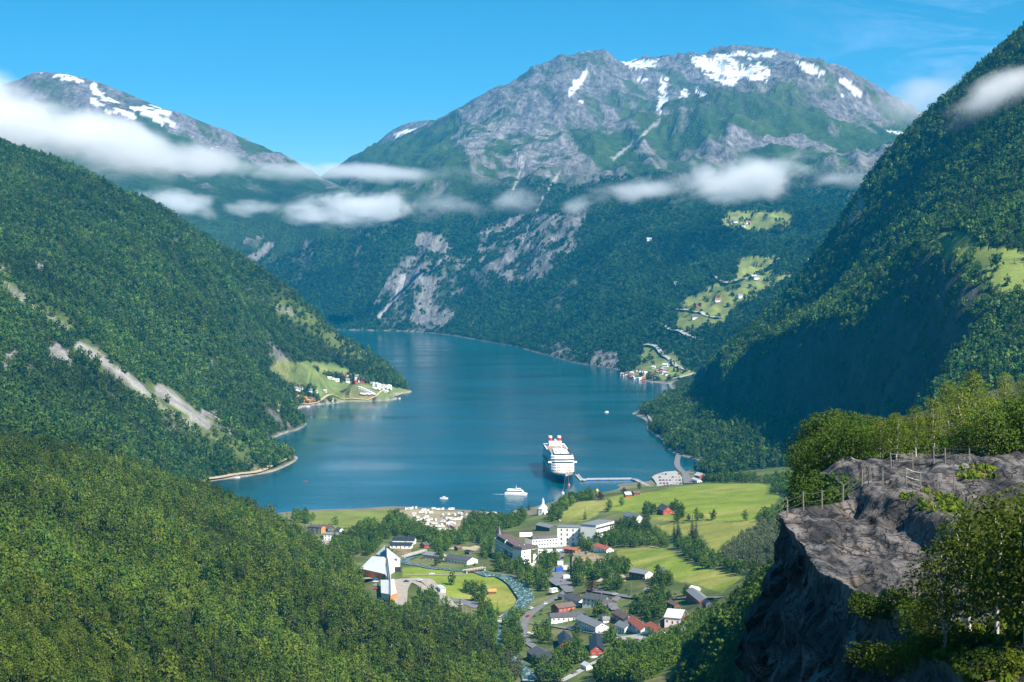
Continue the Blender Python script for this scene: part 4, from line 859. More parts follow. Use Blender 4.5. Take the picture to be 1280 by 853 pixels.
TREE_POLYS = [([(455,765),(500,768),(560,772),(600,790),(628,825),(640,865),(560,865),(450,800)], 5.2, 'd'), ([(500,772),(570,775),(610,800),(620,830),(560,850),(500,800)], 7.5, 's'), ([(606,770),(622,775),(622,800),(606,800)], 6, 'd'),
   # (polygon in photo pixels, spacing, kind)
 (v1([(380,400),(450,330),(540,290),(660,220),(760,260),(790,300),(830,330),(780,370),(720,430),(660,470),(560,440),(480,430),(400,440)]), 7, 'd'),
 (v1([(410,540),(430,460),(530,450),(560,560),(540,650),(480,640)]), 7, 'd'), (v1([(800,190),(914,165),(914,270),(800,260)]), 8, 'd'),
 (v2([(60,200),(190,160),(260,210),(420,280),(560,330),(560,430),(480,430),(400,370),(310,330),(130,300),(60,290)]), 7, 'd'),
 (v2([(570,330),(650,270),(740,140),(900,170),(900,280),(830,380),(740,350),(650,370),(580,380)]), 7.5, 'd'),
 (v3([(0,200),(120,140),(250,110),(340,150),(360,230),(240,250),(100,280),(90,440),(40,500),(0,420)]), 7.5, 'd'),
 (v3([(110,490),(220,470),(300,490),(330,570),(440,600),(550,650),(530,720),(440,740),(330,680),(240,620),(120,580)]), 7, 'd'),
 (v3([(455,520),(480,480),(580,470),(600,500),(560,590),(480,600)]), 7, 'd'),
 (v3([(760,350),(830,320),(890,360),(1000,320),(1097,260),(1097,380),(900,400),(870,430),(770,420)]), 7.5, 'd'),
 (v3([(700,570),(780,530),(900,570),(1000,510),(1097,520),(1097,600),(980,640),(860,640),(760,700),(700,660)]), 7, 'd'),
 (z6([(60,430),(150,340),(240,340),(330,330),(400,360),(480,420),(480,480),(380,465),(200,480),(60,450)]), 8, 'd'),
 (z6([(530,480),(560,450),(640,470),(700,480),(760,550),(850,590),(940,610),(1030,630),(1010,665),(900,645),(700,605),(600,560)]), 7, 'd'),
 (z6([(790,510),(860,490),(930,440),(1010,380),(1060,340),(1180,335),(1254,400),(1254,560),(1150,640),(1060,660),(1000,600),(900,590),(820,540)]), 7.5, 'w'),
 (z6([(500,400),(540,395),(580,440),(500,445)]), 8, 's'), (z6([(600,400),(650,395),(670,440),(610,445)]), 8, 's'),
 (z6([(480,270),(500,230),(570,240),(580,300),(520,315)]), 8, 'd'), (z6([(300,290),(330,250),(390,250),(400,290),(350,315)]), 8, 'd'),
 (z6([(370,740),(400,670),(490,660),(490,740),(430,755)]), 7, 'd'), (z6([(160,645),(230,610),(235,655)]), 7, 'd'), (z6([(60,745),(80,690),(180,700),(190,745)]), 7, 'd'), (z6([(520,740),(540,700),(580,715)]), 7, 'd'),
 (v5([(430,290),(480,220),(600,190),(740,200),(760,240),(700,340),(600,370),(540,350),(450,320)]), 7, 'd'),
 (v4([(0,290),(80,280),(125,350),(125,480),(85,640),(0,680)]), 6, 'd'), (v4([(190,430),(250,340),(330,320),(310,480),(340,600),(290,680),(220,640),(185,540)]), 6, 'd'),
 (v4([(40,710),(180,675),(320,690),(330,780),(300,853),(0,853),(0,740)]), 6, 'w'), (v4([(420,740),(620,670),(720,650),(760,690),(700,770),(650,853),(450,853)]), 6, 'd'),
 (v5([(200,760),(270,620),(420,560),(480,610),(560,570),(800,490),(960,370),(1154,300),(1154,450),(900,640),(640,800),(560,870),(160,870)]), 6, 'd'),
 ([(828,546),(846,552),(848,570),(842,585),(832,585),(826,560)], 8, 'd'), ([(851,562),(874,552),(872,585),(854,591)], 8, 'd'), ([(790,520),(803,522),(828,545),(822,552),(798,534)], 8, 'd'),
 (z6([(690,60),(760,45),(1050,60),(1250,40),(1254,75),(1130,78),(1040,70),(760,72)]), 8, 'd'), (z6([(1130,140),(1140,90),(1254,70),(1254,160),(1170,150)]), 7, 'd'), (z6([(1020,310),(1110,250),(1200,240),(1200,310)]), 8, 'd'),
 ([(700,632),(716,622),(716,634),(700,650),(684,655)], 7, 'd'), ([(713,624),(742,621),(742,627),(716,629)], 7, 'd'), (v1([(60,150),(190,140),(260,190),(240,220),(100,200)]), 8, 'd'),
 (v2([(440,470),(500,450),(510,540),(450,540)]), 8, 'd'), (v2([(660,720),(760,700),(860,800),(800,840),(720,780)]), 7, 'd'), (v2([(300,800),(420,770),(560,853),(260,853)]), 6, 'd'),
 (v4([(440,420),(560,440),(600,560),(500,560),(420,480)]), 9, 'd'), (v4([(740,500),(800,490),(800,610),(750,610)]), 8, 'd'), (v5([(240,490),(300,480),(290,580),(230,600)]), 8, 'd'), (v5([(140,320),(230,300),(230,330),(150,340)]), 7, 'd'),
 (v4([(640,620),(800,620),(900,640),(880,700),(760,740),(660,740)]), 8, 'd'), (v5([(840,150),(900,150),(900,200),(850,200)]), 8, 'd')]
SINGLES = [(v1([(425,222)])[0], 'd', 1.4), (v1([(595,252)])[0], 'd', 1.3), (z6([(115,235)])[0], 'd', 1.6), (z6([(185,215)])[0], 'd', .9), (z6([(295,110)])[0], 'd', 1.6), (z6([(10,178)])[0], 'w', 1.2), (z6([(605,305)])[0], 'd', .8), (z6([(655,308)])[0], 'd', .9),
 (z6([(690,305)])[0], 'd', .5), (z6([(760,303)])[0], 'd', .5), (z6([(960,308)])[0], 'd', .4), (z6([(1045,312)])[0], 'd', .8), (v2([(575,680)])[0], 'd', 1.3), (v2([(690,740)])[0], 'd', 1.1), (v2([(800,830)])[0], 'd', 1), (v4([(140,320)])[0], 's', 1.0), (v3([(370,110)])[0], 's', .95), (v3([(800,180)])[0], 's', .9),
 (v4([(960,320)])[0], 'd', 1.2), (v3([(980,120)])[0], 'd', 1.4), (z6([(540,440)])[0], 's', 1.5), (z6([(525,440)])[0], 's', 1.3), (z6([(630,440)])[0], 's', 1.5), (z6([(655,440)])[0], 's', 1.4)]
def village_trees():
    rng = np.random.default_rng(9); pts = []
    for poly, sp_, kind in TREE_POLYS:
        W = [hit(*p) for p in poly]; W = [w for w in W if w is not None]
        if len(W) < 3: continue
        xs = [w.x for w in W]; ys = [w.y for w in W]
        gx, gy = np.meshgrid(np.arange(min(xs), max(xs)+sp_, sp_), np.arange(min(ys), max(ys)+sp_, sp_)); x = gx.ravel()+rng.uniform(-.45, .45, gx.size)*sp_; y = gy.ravel()+rng.uniform(-.45, .45, gx.size)*sp_
        m = inpoly(x, y, [(w.x, w.y) for w in W]); x, y = x[m], y[m]; z = ground(x, y); m = z > .8
        pts += [(a, b, c, kind, rng.uniform(.62, 1.12)) for a, b, c in zip(x[m], y[m], z[m])]
    return pts
VT = village_trees()
# ---------------------------------------------------------------- roads, river, walls
ASPH = mat('asphalt', (.15, .15, .155), .9, var=.2, scale=.2); GRAVEL = mat('gravel', (.30, .27, .23), .95, var=.25, scale=.3); CONC = mat('concrete', (.34, .33, .31), .9, var=.2, scale=.3); PATHM = mat('path_earth', (.36, .29, .19), .95, var=.25, scale=.3)
def smooth_line(pts, step=6):
    pts = [Vector(p) for p in pts]; out = []
    for i in range(len(pts)-1):
        p0, p1, p2, p3 = pts[max(i-1, 0)], pts[i], pts[i+1], pts[min(i+2, len(pts)-1)]; n = max(2, int((p2-p1).length/step))
        for k in range(n):
            t = k/n; out.append(.5*((2*p1)+(p2-p0)*t+(2*p0-5*p1+4*p2-p3)*t*t+(3*p1-p0-3*p2+p3)*t**3))
    return out+[pts[-1]]
def ribbon(name, pix, width, m, lift=.35, lo=420, kind='structure', water=True, pts=None, step=6):
    W = pts or [w for w in (hit(px, py, lo) for px, py in pix) if w is not None]
    if len(W) < 2: return None
    c = smooth_line([(w.x, w.y, 0) for w in W], step); n = len(c); L_ = []; ns = 5
    wd = width if hasattr(width, '__len__') else [width, width]
    for i, p in enumerate(c):
        t = (c[min(i+1, n-1)]-c[max(i-1, 0)]).normalized(); nv = Vector((-t.y, t.x, 0)); w = np.interp(i/(n-1), np.linspace(0, 1, len(wd)), wd)
        L_.append([p+nv*w*(k/(ns-1)-.5) for k in range(ns)])
    X = np.array([[q.x for q in r] for r in L_]); Y = np.array([[q.y for q in r] for r in L_]); Z = np.maximum(ground(X, Y), .2)
    Zm = Z.max(1, keepdims=True)*.6+Z*.4+lift
    idx = np.arange(n*ns).reshape(n, ns); q = np.stack([idx[:-1, :-1], idx[:-1, 1:], idx[1:, 1:], idx[1:, :-1]], -1).reshape(-1, 4)
    o = build_mesh_np(name, np.stack([X, Y, Zm], -1).reshape(-1, 3), q, [m]); tag(o, kind=kind); return o
ribbon('village_road', v4([(720,90),(690,130),(640,165),(560,210),(490,250),(420,295),(360,350),(335,400),(345,470),(390,540),(450,585)]), [6, 6.5, 7, 8, 6, 5], ASPH)
ribbon('side_road', v4([(330,380),(430,385),(560,402),(700,425),(850,450),(980,470)])+v5([(230,468),(340,482),(460,495),(580,520)]), 4.5, ASPH)
ribbon('lower_road', v4([(640,853),(700,825),(850,740),(950,690),(1026,650)])+v5([(180,690),(250,640),(340,590),(390,510)]), 5, CONC)
ribbon('parking_yard_path', v5([(370,500),(470,520),(560,550)]), [12, 18, 10], CONC, .3); ribbon('parking_lane_path', v5([(510,550),(495,610),(480,660)]), [12, 7, 5], CONC, .3)
ribbon('upper_road', v5([(120,110),(170,130),(300,150),(480,180),(640,182),(800,185),(980,182),(1154,185)]), 6, ASPH)
ribbon('link_road', v5([(350,170),(310,200),(290,240),(320,280)]), 6, ASPH)
ribbon('hotel_road', v3([(690,740),(640,690),(600,650),(575,590),(590,520),(610,460),(660,400),(740,350)]), [7, 8, 12, 8, 6, 6], ASPH)
ribbon('hotel_parking_road', v3([(560,600),(600,640),(640,690)]), [16, 20, 12], ASPH, .5)
ribbon('museum_road', v2([(190,853),(185,740),(160,680),(170,650),(280,640),(370,640),(440,700),(520,780),(590,853)]), [8, 9, 11, 13, 13, 10, 8, 8, 8], GRAVEL)
ribbon('museum_parking_path', v1([(560,650),(640,640),(700,640)]), [14, 20, 16], GRAVEL, .3); ribbon('museum_loop_path', v2([(190,780),(250,660),(350,690),(370,760),(330,840)]), 6, GRAVEL, .5)
ribbon('garden_path', v2([(225,607),(340,606),(500,604),(680,600)]), 3.2, GRAVEL); ribbon('garden_lot_path', v2([(570,800),(680,800),(800,853)]), [12, 16, 12], ASPH, .3)
ribbon('river_wall_path', v4([(300,60),(318,170),(290,250),(210,310),(160,340)]), 3.2, PATHM, .7); ribbon('field_path', v3([(612,200),(606,150),(640,90),(700,50)]), 2.2, PATHM, .4)
ribbon('meadow_path', z6([(200,480),(330,470),(420,478)]), 2.5, PATHM); ribbon('gravel_lot_path', v2([(570,410),(660,400),(740,410)]), [14, 18, 14], PATHM, .3); ribbon('gravel_lane_path', v2([(730,420),(790,390),(830,375)]), [10, 16, 10], PATHM, .3)
ribbon('west_lane_path', v1([(230,325),(330,345),(380,440),(400,500)]), [6, 8, 7, 6], GRAVEL); ribbon('farm_lane_path', v5([(215,100),(330,60),(400,40)]), 5, PATHM); ribbon('hill_lane_path', v3([(900,660),(960,620),(1050,600),(1097,630)]), 4, PATHM)
def zq(p): return zc(p, 640, 380, 3.411)
ribbon('shore_road', zq([(545,462),(575,455),(600,500),(660,550),(728,600)]), 8, CONC, .6); ribbon('quay_road', zq([(728,600),(712,640),(705,690),(740,730),(770,768)]), [7, 7, 8, 11, 18], ASPH, .5)
for ln, w_ in (([(806,432),(822,436),(833,447),(845,458),(858,463)], 9), ([(815,404),(835,411),(855,418),(878,426)], 9), ([(828,382),(850,388),(880,394),(902,398)], 9), ([(880,352),(930,349),(988,342)], 7), ([(962,331),(1000,328),(1024,327)], 9), ([(842,474),(860,470),(870,466)], 9), ([(1008,390),(940,425),(895,441)], 5)):
    ribbon('hillside_road', ln, w_, CONC, 1.2, 3500, step=15)
ribbon('shore_lane_path', [(347,516),(365,509),(400,502),(430,500),(470,496),(505,491)], 4, PATHM, .5, step=12); ribbon('point_lane_path', [(258,600),(290,595),(325,590),(345,580),(362,573)], 7, PATHM, .6, step=12)

def water_mat():
    m = bpy.data.materials.new('river_water'); m.use_nodes = True; nt = m.node_tree; N = nt.nodes.new; L = nt.links.new; b = nt.nodes['Principled BSDF']; b.inputs['Roughness'].default_value = .55; b.inputs['Specular IOR Level'].default_value = .25
    g = N('ShaderNodeNewGeometry'); n = N('ShaderNodeTexNoise'); n.inputs['Scale'].default_value = .6; n.inputs['Detail'].default_value = 6; n.inputs['Roughness'].default_value = .7
    mp = N('ShaderNodeMapping'); mp.inputs['Scale'].default_value = (1, .45, 1); L(g.outputs['Position'], mp.inputs[0]); L(mp.outputs[0], n.inputs['Vector'])
    r = N('ShaderNodeMapRange'); r.inputs[1].default_value = .52; r.inputs[2].default_value = .66; L(n.outputs[0], r.inputs[0])
    mx = N('ShaderNodeMix'); mx.data_type = 'RGBA'; mx.inputs[6].default_value = (.035, .085, .075, 1); mx.inputs[7].default_value = (.5, .56, .57, 1); L(r.outputs[0], mx.inputs[0]); L(mx.outputs[2], b.inputs['Base Color'])
    return m
ribbon('river', v4([(395,853),(380,800),(270,690),(190,640),(150,590),(120,530),(130,450),(170,385),(230,325),(320,255),(370,190),(310,90),(250,40),(150,0)])+v2([(860,612),(780,585),(640,572),(450,556),(330,535),(225,515),(235,485),(310,462)]), [9, 9, 10, 11, 11, 10, 9, 10, 12, 14, 14, 11, 9, 8, 8, 8], water_mat(), .55)

# ---------------------------------------------------------------- houses
GLASS = mat('window_glass', (.03, .04, .05), .12, spec=.8); WHITE = mat('white_paint', (.84, .83, .80), .6, var=.06, scale=.6); TRIM = mat('white_trim', (.8, .8, .78), .55)
REDW = mat('red_paint', (.36, .055, .03), .7, var=.15, scale=.8); ORAN = mat('orange_cladding', (.62, .25, .07), .7, var=.2, scale=.7); DGREY = mat('dark_grey_cladding', (.085, .09, .095), .7, var=.15, scale=.7)
SLATE = mat('slate_roof', (.075, .075, .082), .6, var=.22, scale=.7); GROOF = mat('grey_roof', (.19, .195, .205), .55, var=.15, scale=.6); NAVY = mat('navy_roof', (.025, .032, .05), .5, var=.2, scale=.6); BROOF = mat('brown_roof', (.13, .085, .07), .7, var=.2, scale=.7)
RTILE = mat('red_tile_roof', (.36, .10, .06), .7, var=.2, scale=.8); PALEB = mat('pale_blue_paint', (.48, .58, .66), .6, var=.06, scale=.6); METAL = mat('bright_metal_roof', (.72, .73, .74), .3, .3, var=.12, scale=.5); BEIGE = mat('beige_render', (.48, .42, .33), .8, var=.1, scale=.5)
BROWN = mat('brown_wood', (.18, .085, .04), .8, var=.2, scale=.8); BRICK = mat('chimney_brick', (.22, .12, .09), .9, var=.2, scale=3); LGREY = mat('light_grey_roof', (.50, .52, .54), .45, var=.1, scale=.4); CREAM = mat('cream_paint', (.70, .66, .55), .6, var=.06, scale=.6)
def hit_h(px, py, h, lo=420):
    D = _DS[_DS >= lo]; x = (px-CX)/F*D; zr = EYE-(py-HY)/F*D; g = np.maximum(ground(x, D), 0)+h; i = int(np.argmax(zr <= g))
    a, b = (D[i-1], D[i]) if i else (D[0], D[0])
    for _ in range(12):
        m = .5*(a+b); gg = max(float(ground(np.array([(px-CX)/F*m]), np.array([m]))[0]), 0)+h
        if EYE-(py-HY)/F*m <= gg: b = m
        else: a = m
    return Vector(((px-CX)/F*b, b, EYE-(py-HY)/F*b))
WIN = {}
def window_mesh(w, h):
    k = (round(w, 1), round(h, 1))
    if k not in WIN:
        m = MB(); m.box((0, -.02, 0), (w+.22, .08, h+.22), 0); m.box((0, -.05, 0), (w, .08, h), 1); m.box((0, -.08, 0), (.07, .06, h), 0); WIN[k] = m.mesh('window', [TRIM, GLASS])
    return WIN[k]
def door_mesh(c=BROWN):
    k = ('door', c.name)
    if k not in WIN: m = MB(); m.box((0, -.02, 1.05), (1.2, .1, 2.2), 0); m.box((0, -.05, 1.0), (.95, .1, 2.0), 1); WIN[k] = m.mesh('door', [TRIM, c])
    return WIN[k]
def put_win(root, pos, face, w=1.2, h=1.2, me=None, name='window'):
    o = link(name, me or window_mesh(w, h), root, pos, face); return o
def house(label, A, B, w, ht, hr, wall, roof, gable=None, storeys=1, cat='house', name='house', chim=True, win=True, over=.5, group=None, flat=False):
    """A, B: photo pixels of the two ends of the ridge; w width, ht ridge height above ground, hr height of the roof, in metres"""
    a, b = hit_h(*A, ht), hit_h(*B, ht); d = b-a; l = max(math.hypot(d.x, d.y), 4); rz = math.atan2(d.y, d.x); c = (a+b)/2; l = min(l, 40)
    pts = [(c.x+sx*l/2*math.cos(rz)-sy*w/2*math.sin(rz), c.y+sx*l/2*math.sin(rz)+sy*w/2*math.cos(rz)) for sx in (-1, 0, 1) for sy in (-1, 1)]
    gs = [gz(*p) for p in pts]; zb = sum(gs)/6; base = min(gs)-zb-.5
    t = empty(name, (c.x, c.y, zb), rz, label, cat, group); hw = ht-hr; L2, W2 = l/2, w/2
    m = MB()
    for s in (-1, 1): m.face([(-L2, s*W2, base), (L2, s*W2, base), (L2, s*W2, hw), (-L2, s*W2, hw)], 0)
    for s in (-1, 1): m.face([(s*L2, -W2, base), (s*L2, W2, base), (s*L2, W2, hw), (s*L2, 0, ht), (s*L2, -W2, hw)], 1)
    m.face([(-L2, -W2, base), (L2, -W2, base), (L2, W2, base), (-L2, W2, base)], 0); m.build('wall', [wall, gable or wall], t)
    r = MB(); th = .22; e = over; sl = hr/W2
    for s in (-1, 1):
        y1, z1 = s*(W2+e), hw-sl*e; o = len(r.v)
        top = [(-L2-e, 0, ht+th), (L2+e, 0, ht+th), (L2+e, y1, z1+th), (-L2-e, y1, z1+th)]; bot = [(p[0], p[1], p[2]-th) for p in top]
        r.v += top+bot; r.f += [tuple(o+i for i in f) for f in ((0, 1, 2, 3), (7, 6, 5, 4), (0, 4, 5, 1), (1, 5, 6, 2), (2, 6, 7, 3), (3, 7, 4, 0))]; r.mi += [0]*6
    ro = r.build('roof', [roof], t)
    if chim: MB().box((L2*.35, W2*.18, ht+.35), (.7, .7, 1.5)).box((L2*.35, W2*.18, ht+1.12), (.85, .85, .12)).build('chimney', BRICK, ro)
    if win:
        n = max(1, int(l/3.4)); 
        for st in range(storeys):
            z = 1.5+2.7*st
            if z+.7 > hw+.3: break
            for i in range(n):
                x = -L2+l*(i+.5)/n
                for s, f in ((-1, 0), (1, math.pi)):
                    if st == 0 and i == n//2 and s == -1 and n > 1: put_win(t, (x, -W2, 0), 0, me=door_mesh(), name='door')
                    else: put_win(t, (x, s*W2, z), f)
        for s, f in ((-1, -math.pi/2), (1, math.pi/2)):
            for q in (-.25, .25): put_win(t, (s*L2, q*w, 1.5), f)
            if ht > 6: put_win(t, (s*L2, 0, hw+.15*hr+.3), f, 1.0, 1.1)
    return t
def H4(a): return v4([a])[0]
def H5(a): return v5([a])[0]
def H6(a): return z6([a])[0]
def H1(a): return v1([a])[0]
def H2(a): return v2([a])[0]
def H3(a): return v3([a])[0]
house('long red house with dark brown roof beside the village road', H4((600,238)), H4((735,196)), 8.5, 5.8, 2.3, REDW, BROOF)
house('white terraced row with black roof behind a wooden fence', H4((560,322)), H4((835,265)), 8.5, 5.2, 2.2, WHITE, SLATE)
house('white house with black roof next to the copper beech', H4((718,152)), H4((832,160)), 9, 6.2, 2.6, WHITE, SLATE)
house('tall white house with dark roof and black gable end', H4((855,150)), H4((1020,143)), 10, 8.4, 3, WHITE, SLATE, DGREY, 2)
house('white two-storey house with grey roof and white gable facing the road', H4((815,322)), H4((980,360)), 9.5, 7.4, 2.6, WHITE, GROOF, None, 2)
house('navy-roofed barn with red gable beside the pile of planks', H4((672,438)), H4((692,512)), 8, 7, 3.4, NAVY, NAVY, REDW, 1, 'barn', 'barn', False)
house('navy-roofed barn with red gable by the lower road', H4((928,470)), H4((938,548)), 8, 7, 3.4, NAVY, NAVY, REDW, 1, 'barn', 'barn', False)
house('big dark grey shed with orange red gable by the river', H4((455,575)), H4((606,652)), 13, 6.6, 2.8, DGREY, SLATE, ORAN, 1, 'shed', 'shed', False, False)
house('small white cottage with grey roof nearest the side road', H5((348,368)), H5((428,380)), 7, 5.8, 2.4, WHITE, GROOF)
house('pale blue cottage under a red tiled roof', H5((455,350)), H5((560,366)), 7, 5.8, 2.5, PALEB, RTILE)
house('white cottage with red tiled roof at the end of its row', H5((595,385)), H5((690,400)), 7, 5.6, 2.5, WHITE, RTILE)
house('dark blue timber house with brown roof behind the cottages', H5((335,275)), H5((425,300)), 8, 6.4, 2.4, NAVY, BROOF)
house('large house with gleaming light metal roof among trees', H5((740,290)), H5((868,244)), 13, 8, 4, WHITE, METAL, DGREY, 2)
house('small white house with red roof behind the metal-roofed house', H5((890,325)), H5((950,340)), 6.5, 5.6, 2.3, WHITE, RTILE)
house('red outbuilding under a dull grey roof by the upper road', H5((928,132)), H5((1040,138)), 8, 5, 1.8, REDW, GROOF, None, 1, 'outbuilding', 'outbuilding', False)
house('little dark hut below the red outbuilding', H5((1040,195)), H5((1070,192)), 5, 4, 1.6, DGREY, NAVY, None, 1, 'hut', 'hut', False, False)
house('brown wooden shed on the lower side of the upper road', H5((755,200)), H5((815,205)), 5, 3.8, 1.4, BROWN, BROOF, None, 1, 'shed', 'shed', False, False)
house('white tent-like hut at the edge of the green field', H5((928,85)), H5((980,82)), 4, 3.4, 1.2, WHITE, TRIM, None, 1, 'hut', 'hut', False, False)
house('brown house with grey roof below the green meadow', H6((258,614)), H6((358,609)), 9, 6.6, 2.2, BROWN, GROOF, WHITE, 1)
house('grey stone shed on the slope beside the meadow', H6((415,602)), H6((450,592)), 6, 4.5, 2, DGREY, SLATE, None, 1, 'shed', 'shed', False, False)
house('white farmhouse with grey roof beside a big dark tree', H6((222,256)), H6((300,262)), 8, 8.4, 3.4, WHITE, GROOF, None, 2)
house('red gabled farmhouse with dark roof below the hay field', H6((438,204)), H6((478,212)), 9.5, 8, 4, REDW, SLATE, REDW, 2)
house('small red boathouse with pale roof near the pier', H6((204,128)), H6((240,124)), 6, 5, 2, REDW, LGREY, None, 1, 'boathouse', 'boathouse', False, False)
house('brown hut beside the red boathouse', H6((258,122)), H6((296,118)), 6, 4.4, 1.6, BROWN, BROOF, None, 1, 'hut', 'hut', False, False)
house('dark grey house with glowing orange gable near the shore meadow', H1((232,222)), H1((330,226)), 10, 7.4, 1.2, DGREY, SLATE, ORAN, 2)
house('brown-roofed house behind the dark grey house', H1((330,218)), H1((388,226)), 8, 5.8, 2.4, DGREY, BROOF)
house('modern white villa with flat grey roof and dark balcony', H1((350,280)), H1((460,284)), 11, 6.6, .7, WHITE, GROOF, None, 2)
house('long low garage with grey roof and orange end', H1((222,330)), H1((322,384)), 8, 4.8, 1.4, BROWN, GROOF, ORAN, 1, 'garage', 'garage', False, False)
house('low grey-roofed house hidden behind the villa', H1((490,292)), H1((528,300)), 8, 4.8, 1.8, WHITE, GROOF); house('grey-roofed house at the edge of the wood', H1((540,256)), H1((580,262)), 8, 5, 2, CREAM, GROOF)
house('cream hut between the trees and the shore meadow', H1((662,268)), H1((708,272)), 6, 4, 1.5, CREAM, BROOF, None, 1, 'hut', 'hut', False, False)
house('white house under a wide black roof behind the museum', H2((135,310)), H2((298,314)), 10, 6.2, 2.4, WHITE, NAVY); house('low white house with black roof in front of its taller twin', H2((112,352)), H2((275,356)), 9, 5, 2, WHITE, NAVY)
house('small red boarded hut beside the black-roofed houses', H2((352,356)), H2((385,352)), 6, 5, 2, REDW, SLATE, None, 1, 'hut', 'hut', False, False)
house('beige mill with grey roof on the river bank', H2((385,425)), H2((520,440)), 11, 6, 1.8, BEIGE, GROOF); house('long white mill with weathered dark roof by the river', H2((562,446)), H2((735,462)), 13, 6.4, 2.4, WHITE, SLATE)
house('orange-brown open shed on the river lawn', H2((850,712)), H2((910,708)), 6, 3.6, 1.3, BROWN, ORAN, None, 1, 'shed', 'shed', False, False); house('reddish brown picnic hut on the river lawn', H2((800,692)), H2((838,690)), 5, 3.4, 1.2, BROWN, BROOF, None, 1, 'hut', 'hut', False, False)
house('white site cabin at the edge of the lawn', H2((482,676)), H2((512,706)), 4, 3.2, .4, WHITE, LGREY, None, 1, 'cabin', 'cabin', False, False)
house('little white kiosk hidden by the campsite trees', H2((692,272)), H2((742,272)), 5, 3.6, 1.2, PALEB, LGREY, None, 1, 'kiosk', 'kiosk', False, False)
house('red-roofed white cottage below the hotel', H3((890,372)), H3((992,378)), 7, 5.6, 2, WHITE, RTILE); house('low building with dark red roof beside the hotel car park', H3((665,395)), H3((745,392)), 8, 4.4, 1.2, BROWN, RTILE, None, 1, 'outbuilding', 'outbuilding', False)
house('grey-roofed shed behind the old hotel wing', H3((455,212)), H3((560,215)), 9, 6, 2, DGREY, GROOF, None, 1, 'shed', 'shed', False, False); house('red and white ferry office at the quay', zq([(790,718)])[0], zq([(812,722)])[0], 8, 7, 3, REDW, LGREY, None, 1, 'office', 'office', False)
house('white booth beside the ferry office', zq([(775,742)])[0], zq([(800,745)])[0], 6, 4.5, 1.4, WHITE, LGREY, None, 1, 'booth', 'booth', False)
house('low cream shed on the river mouth', H3((70,118)), H3((130,125)), 6, 4, 1.4, CREAM, LGREY, None, 1, 'shed', 'shed', False, False); house('white boat shed beside the church path', H3((250,118)), H3((278,114)), 6, 4.6, 1.8, WHITE, LGREY, None, 1, 'shed', 'shed', False, False)
house('grey hut at the far end of the field', (972,640), (986,641), 6, 4, 1.4, DGREY, GROOF, None, 1, 'hut', 'hut', False, False)

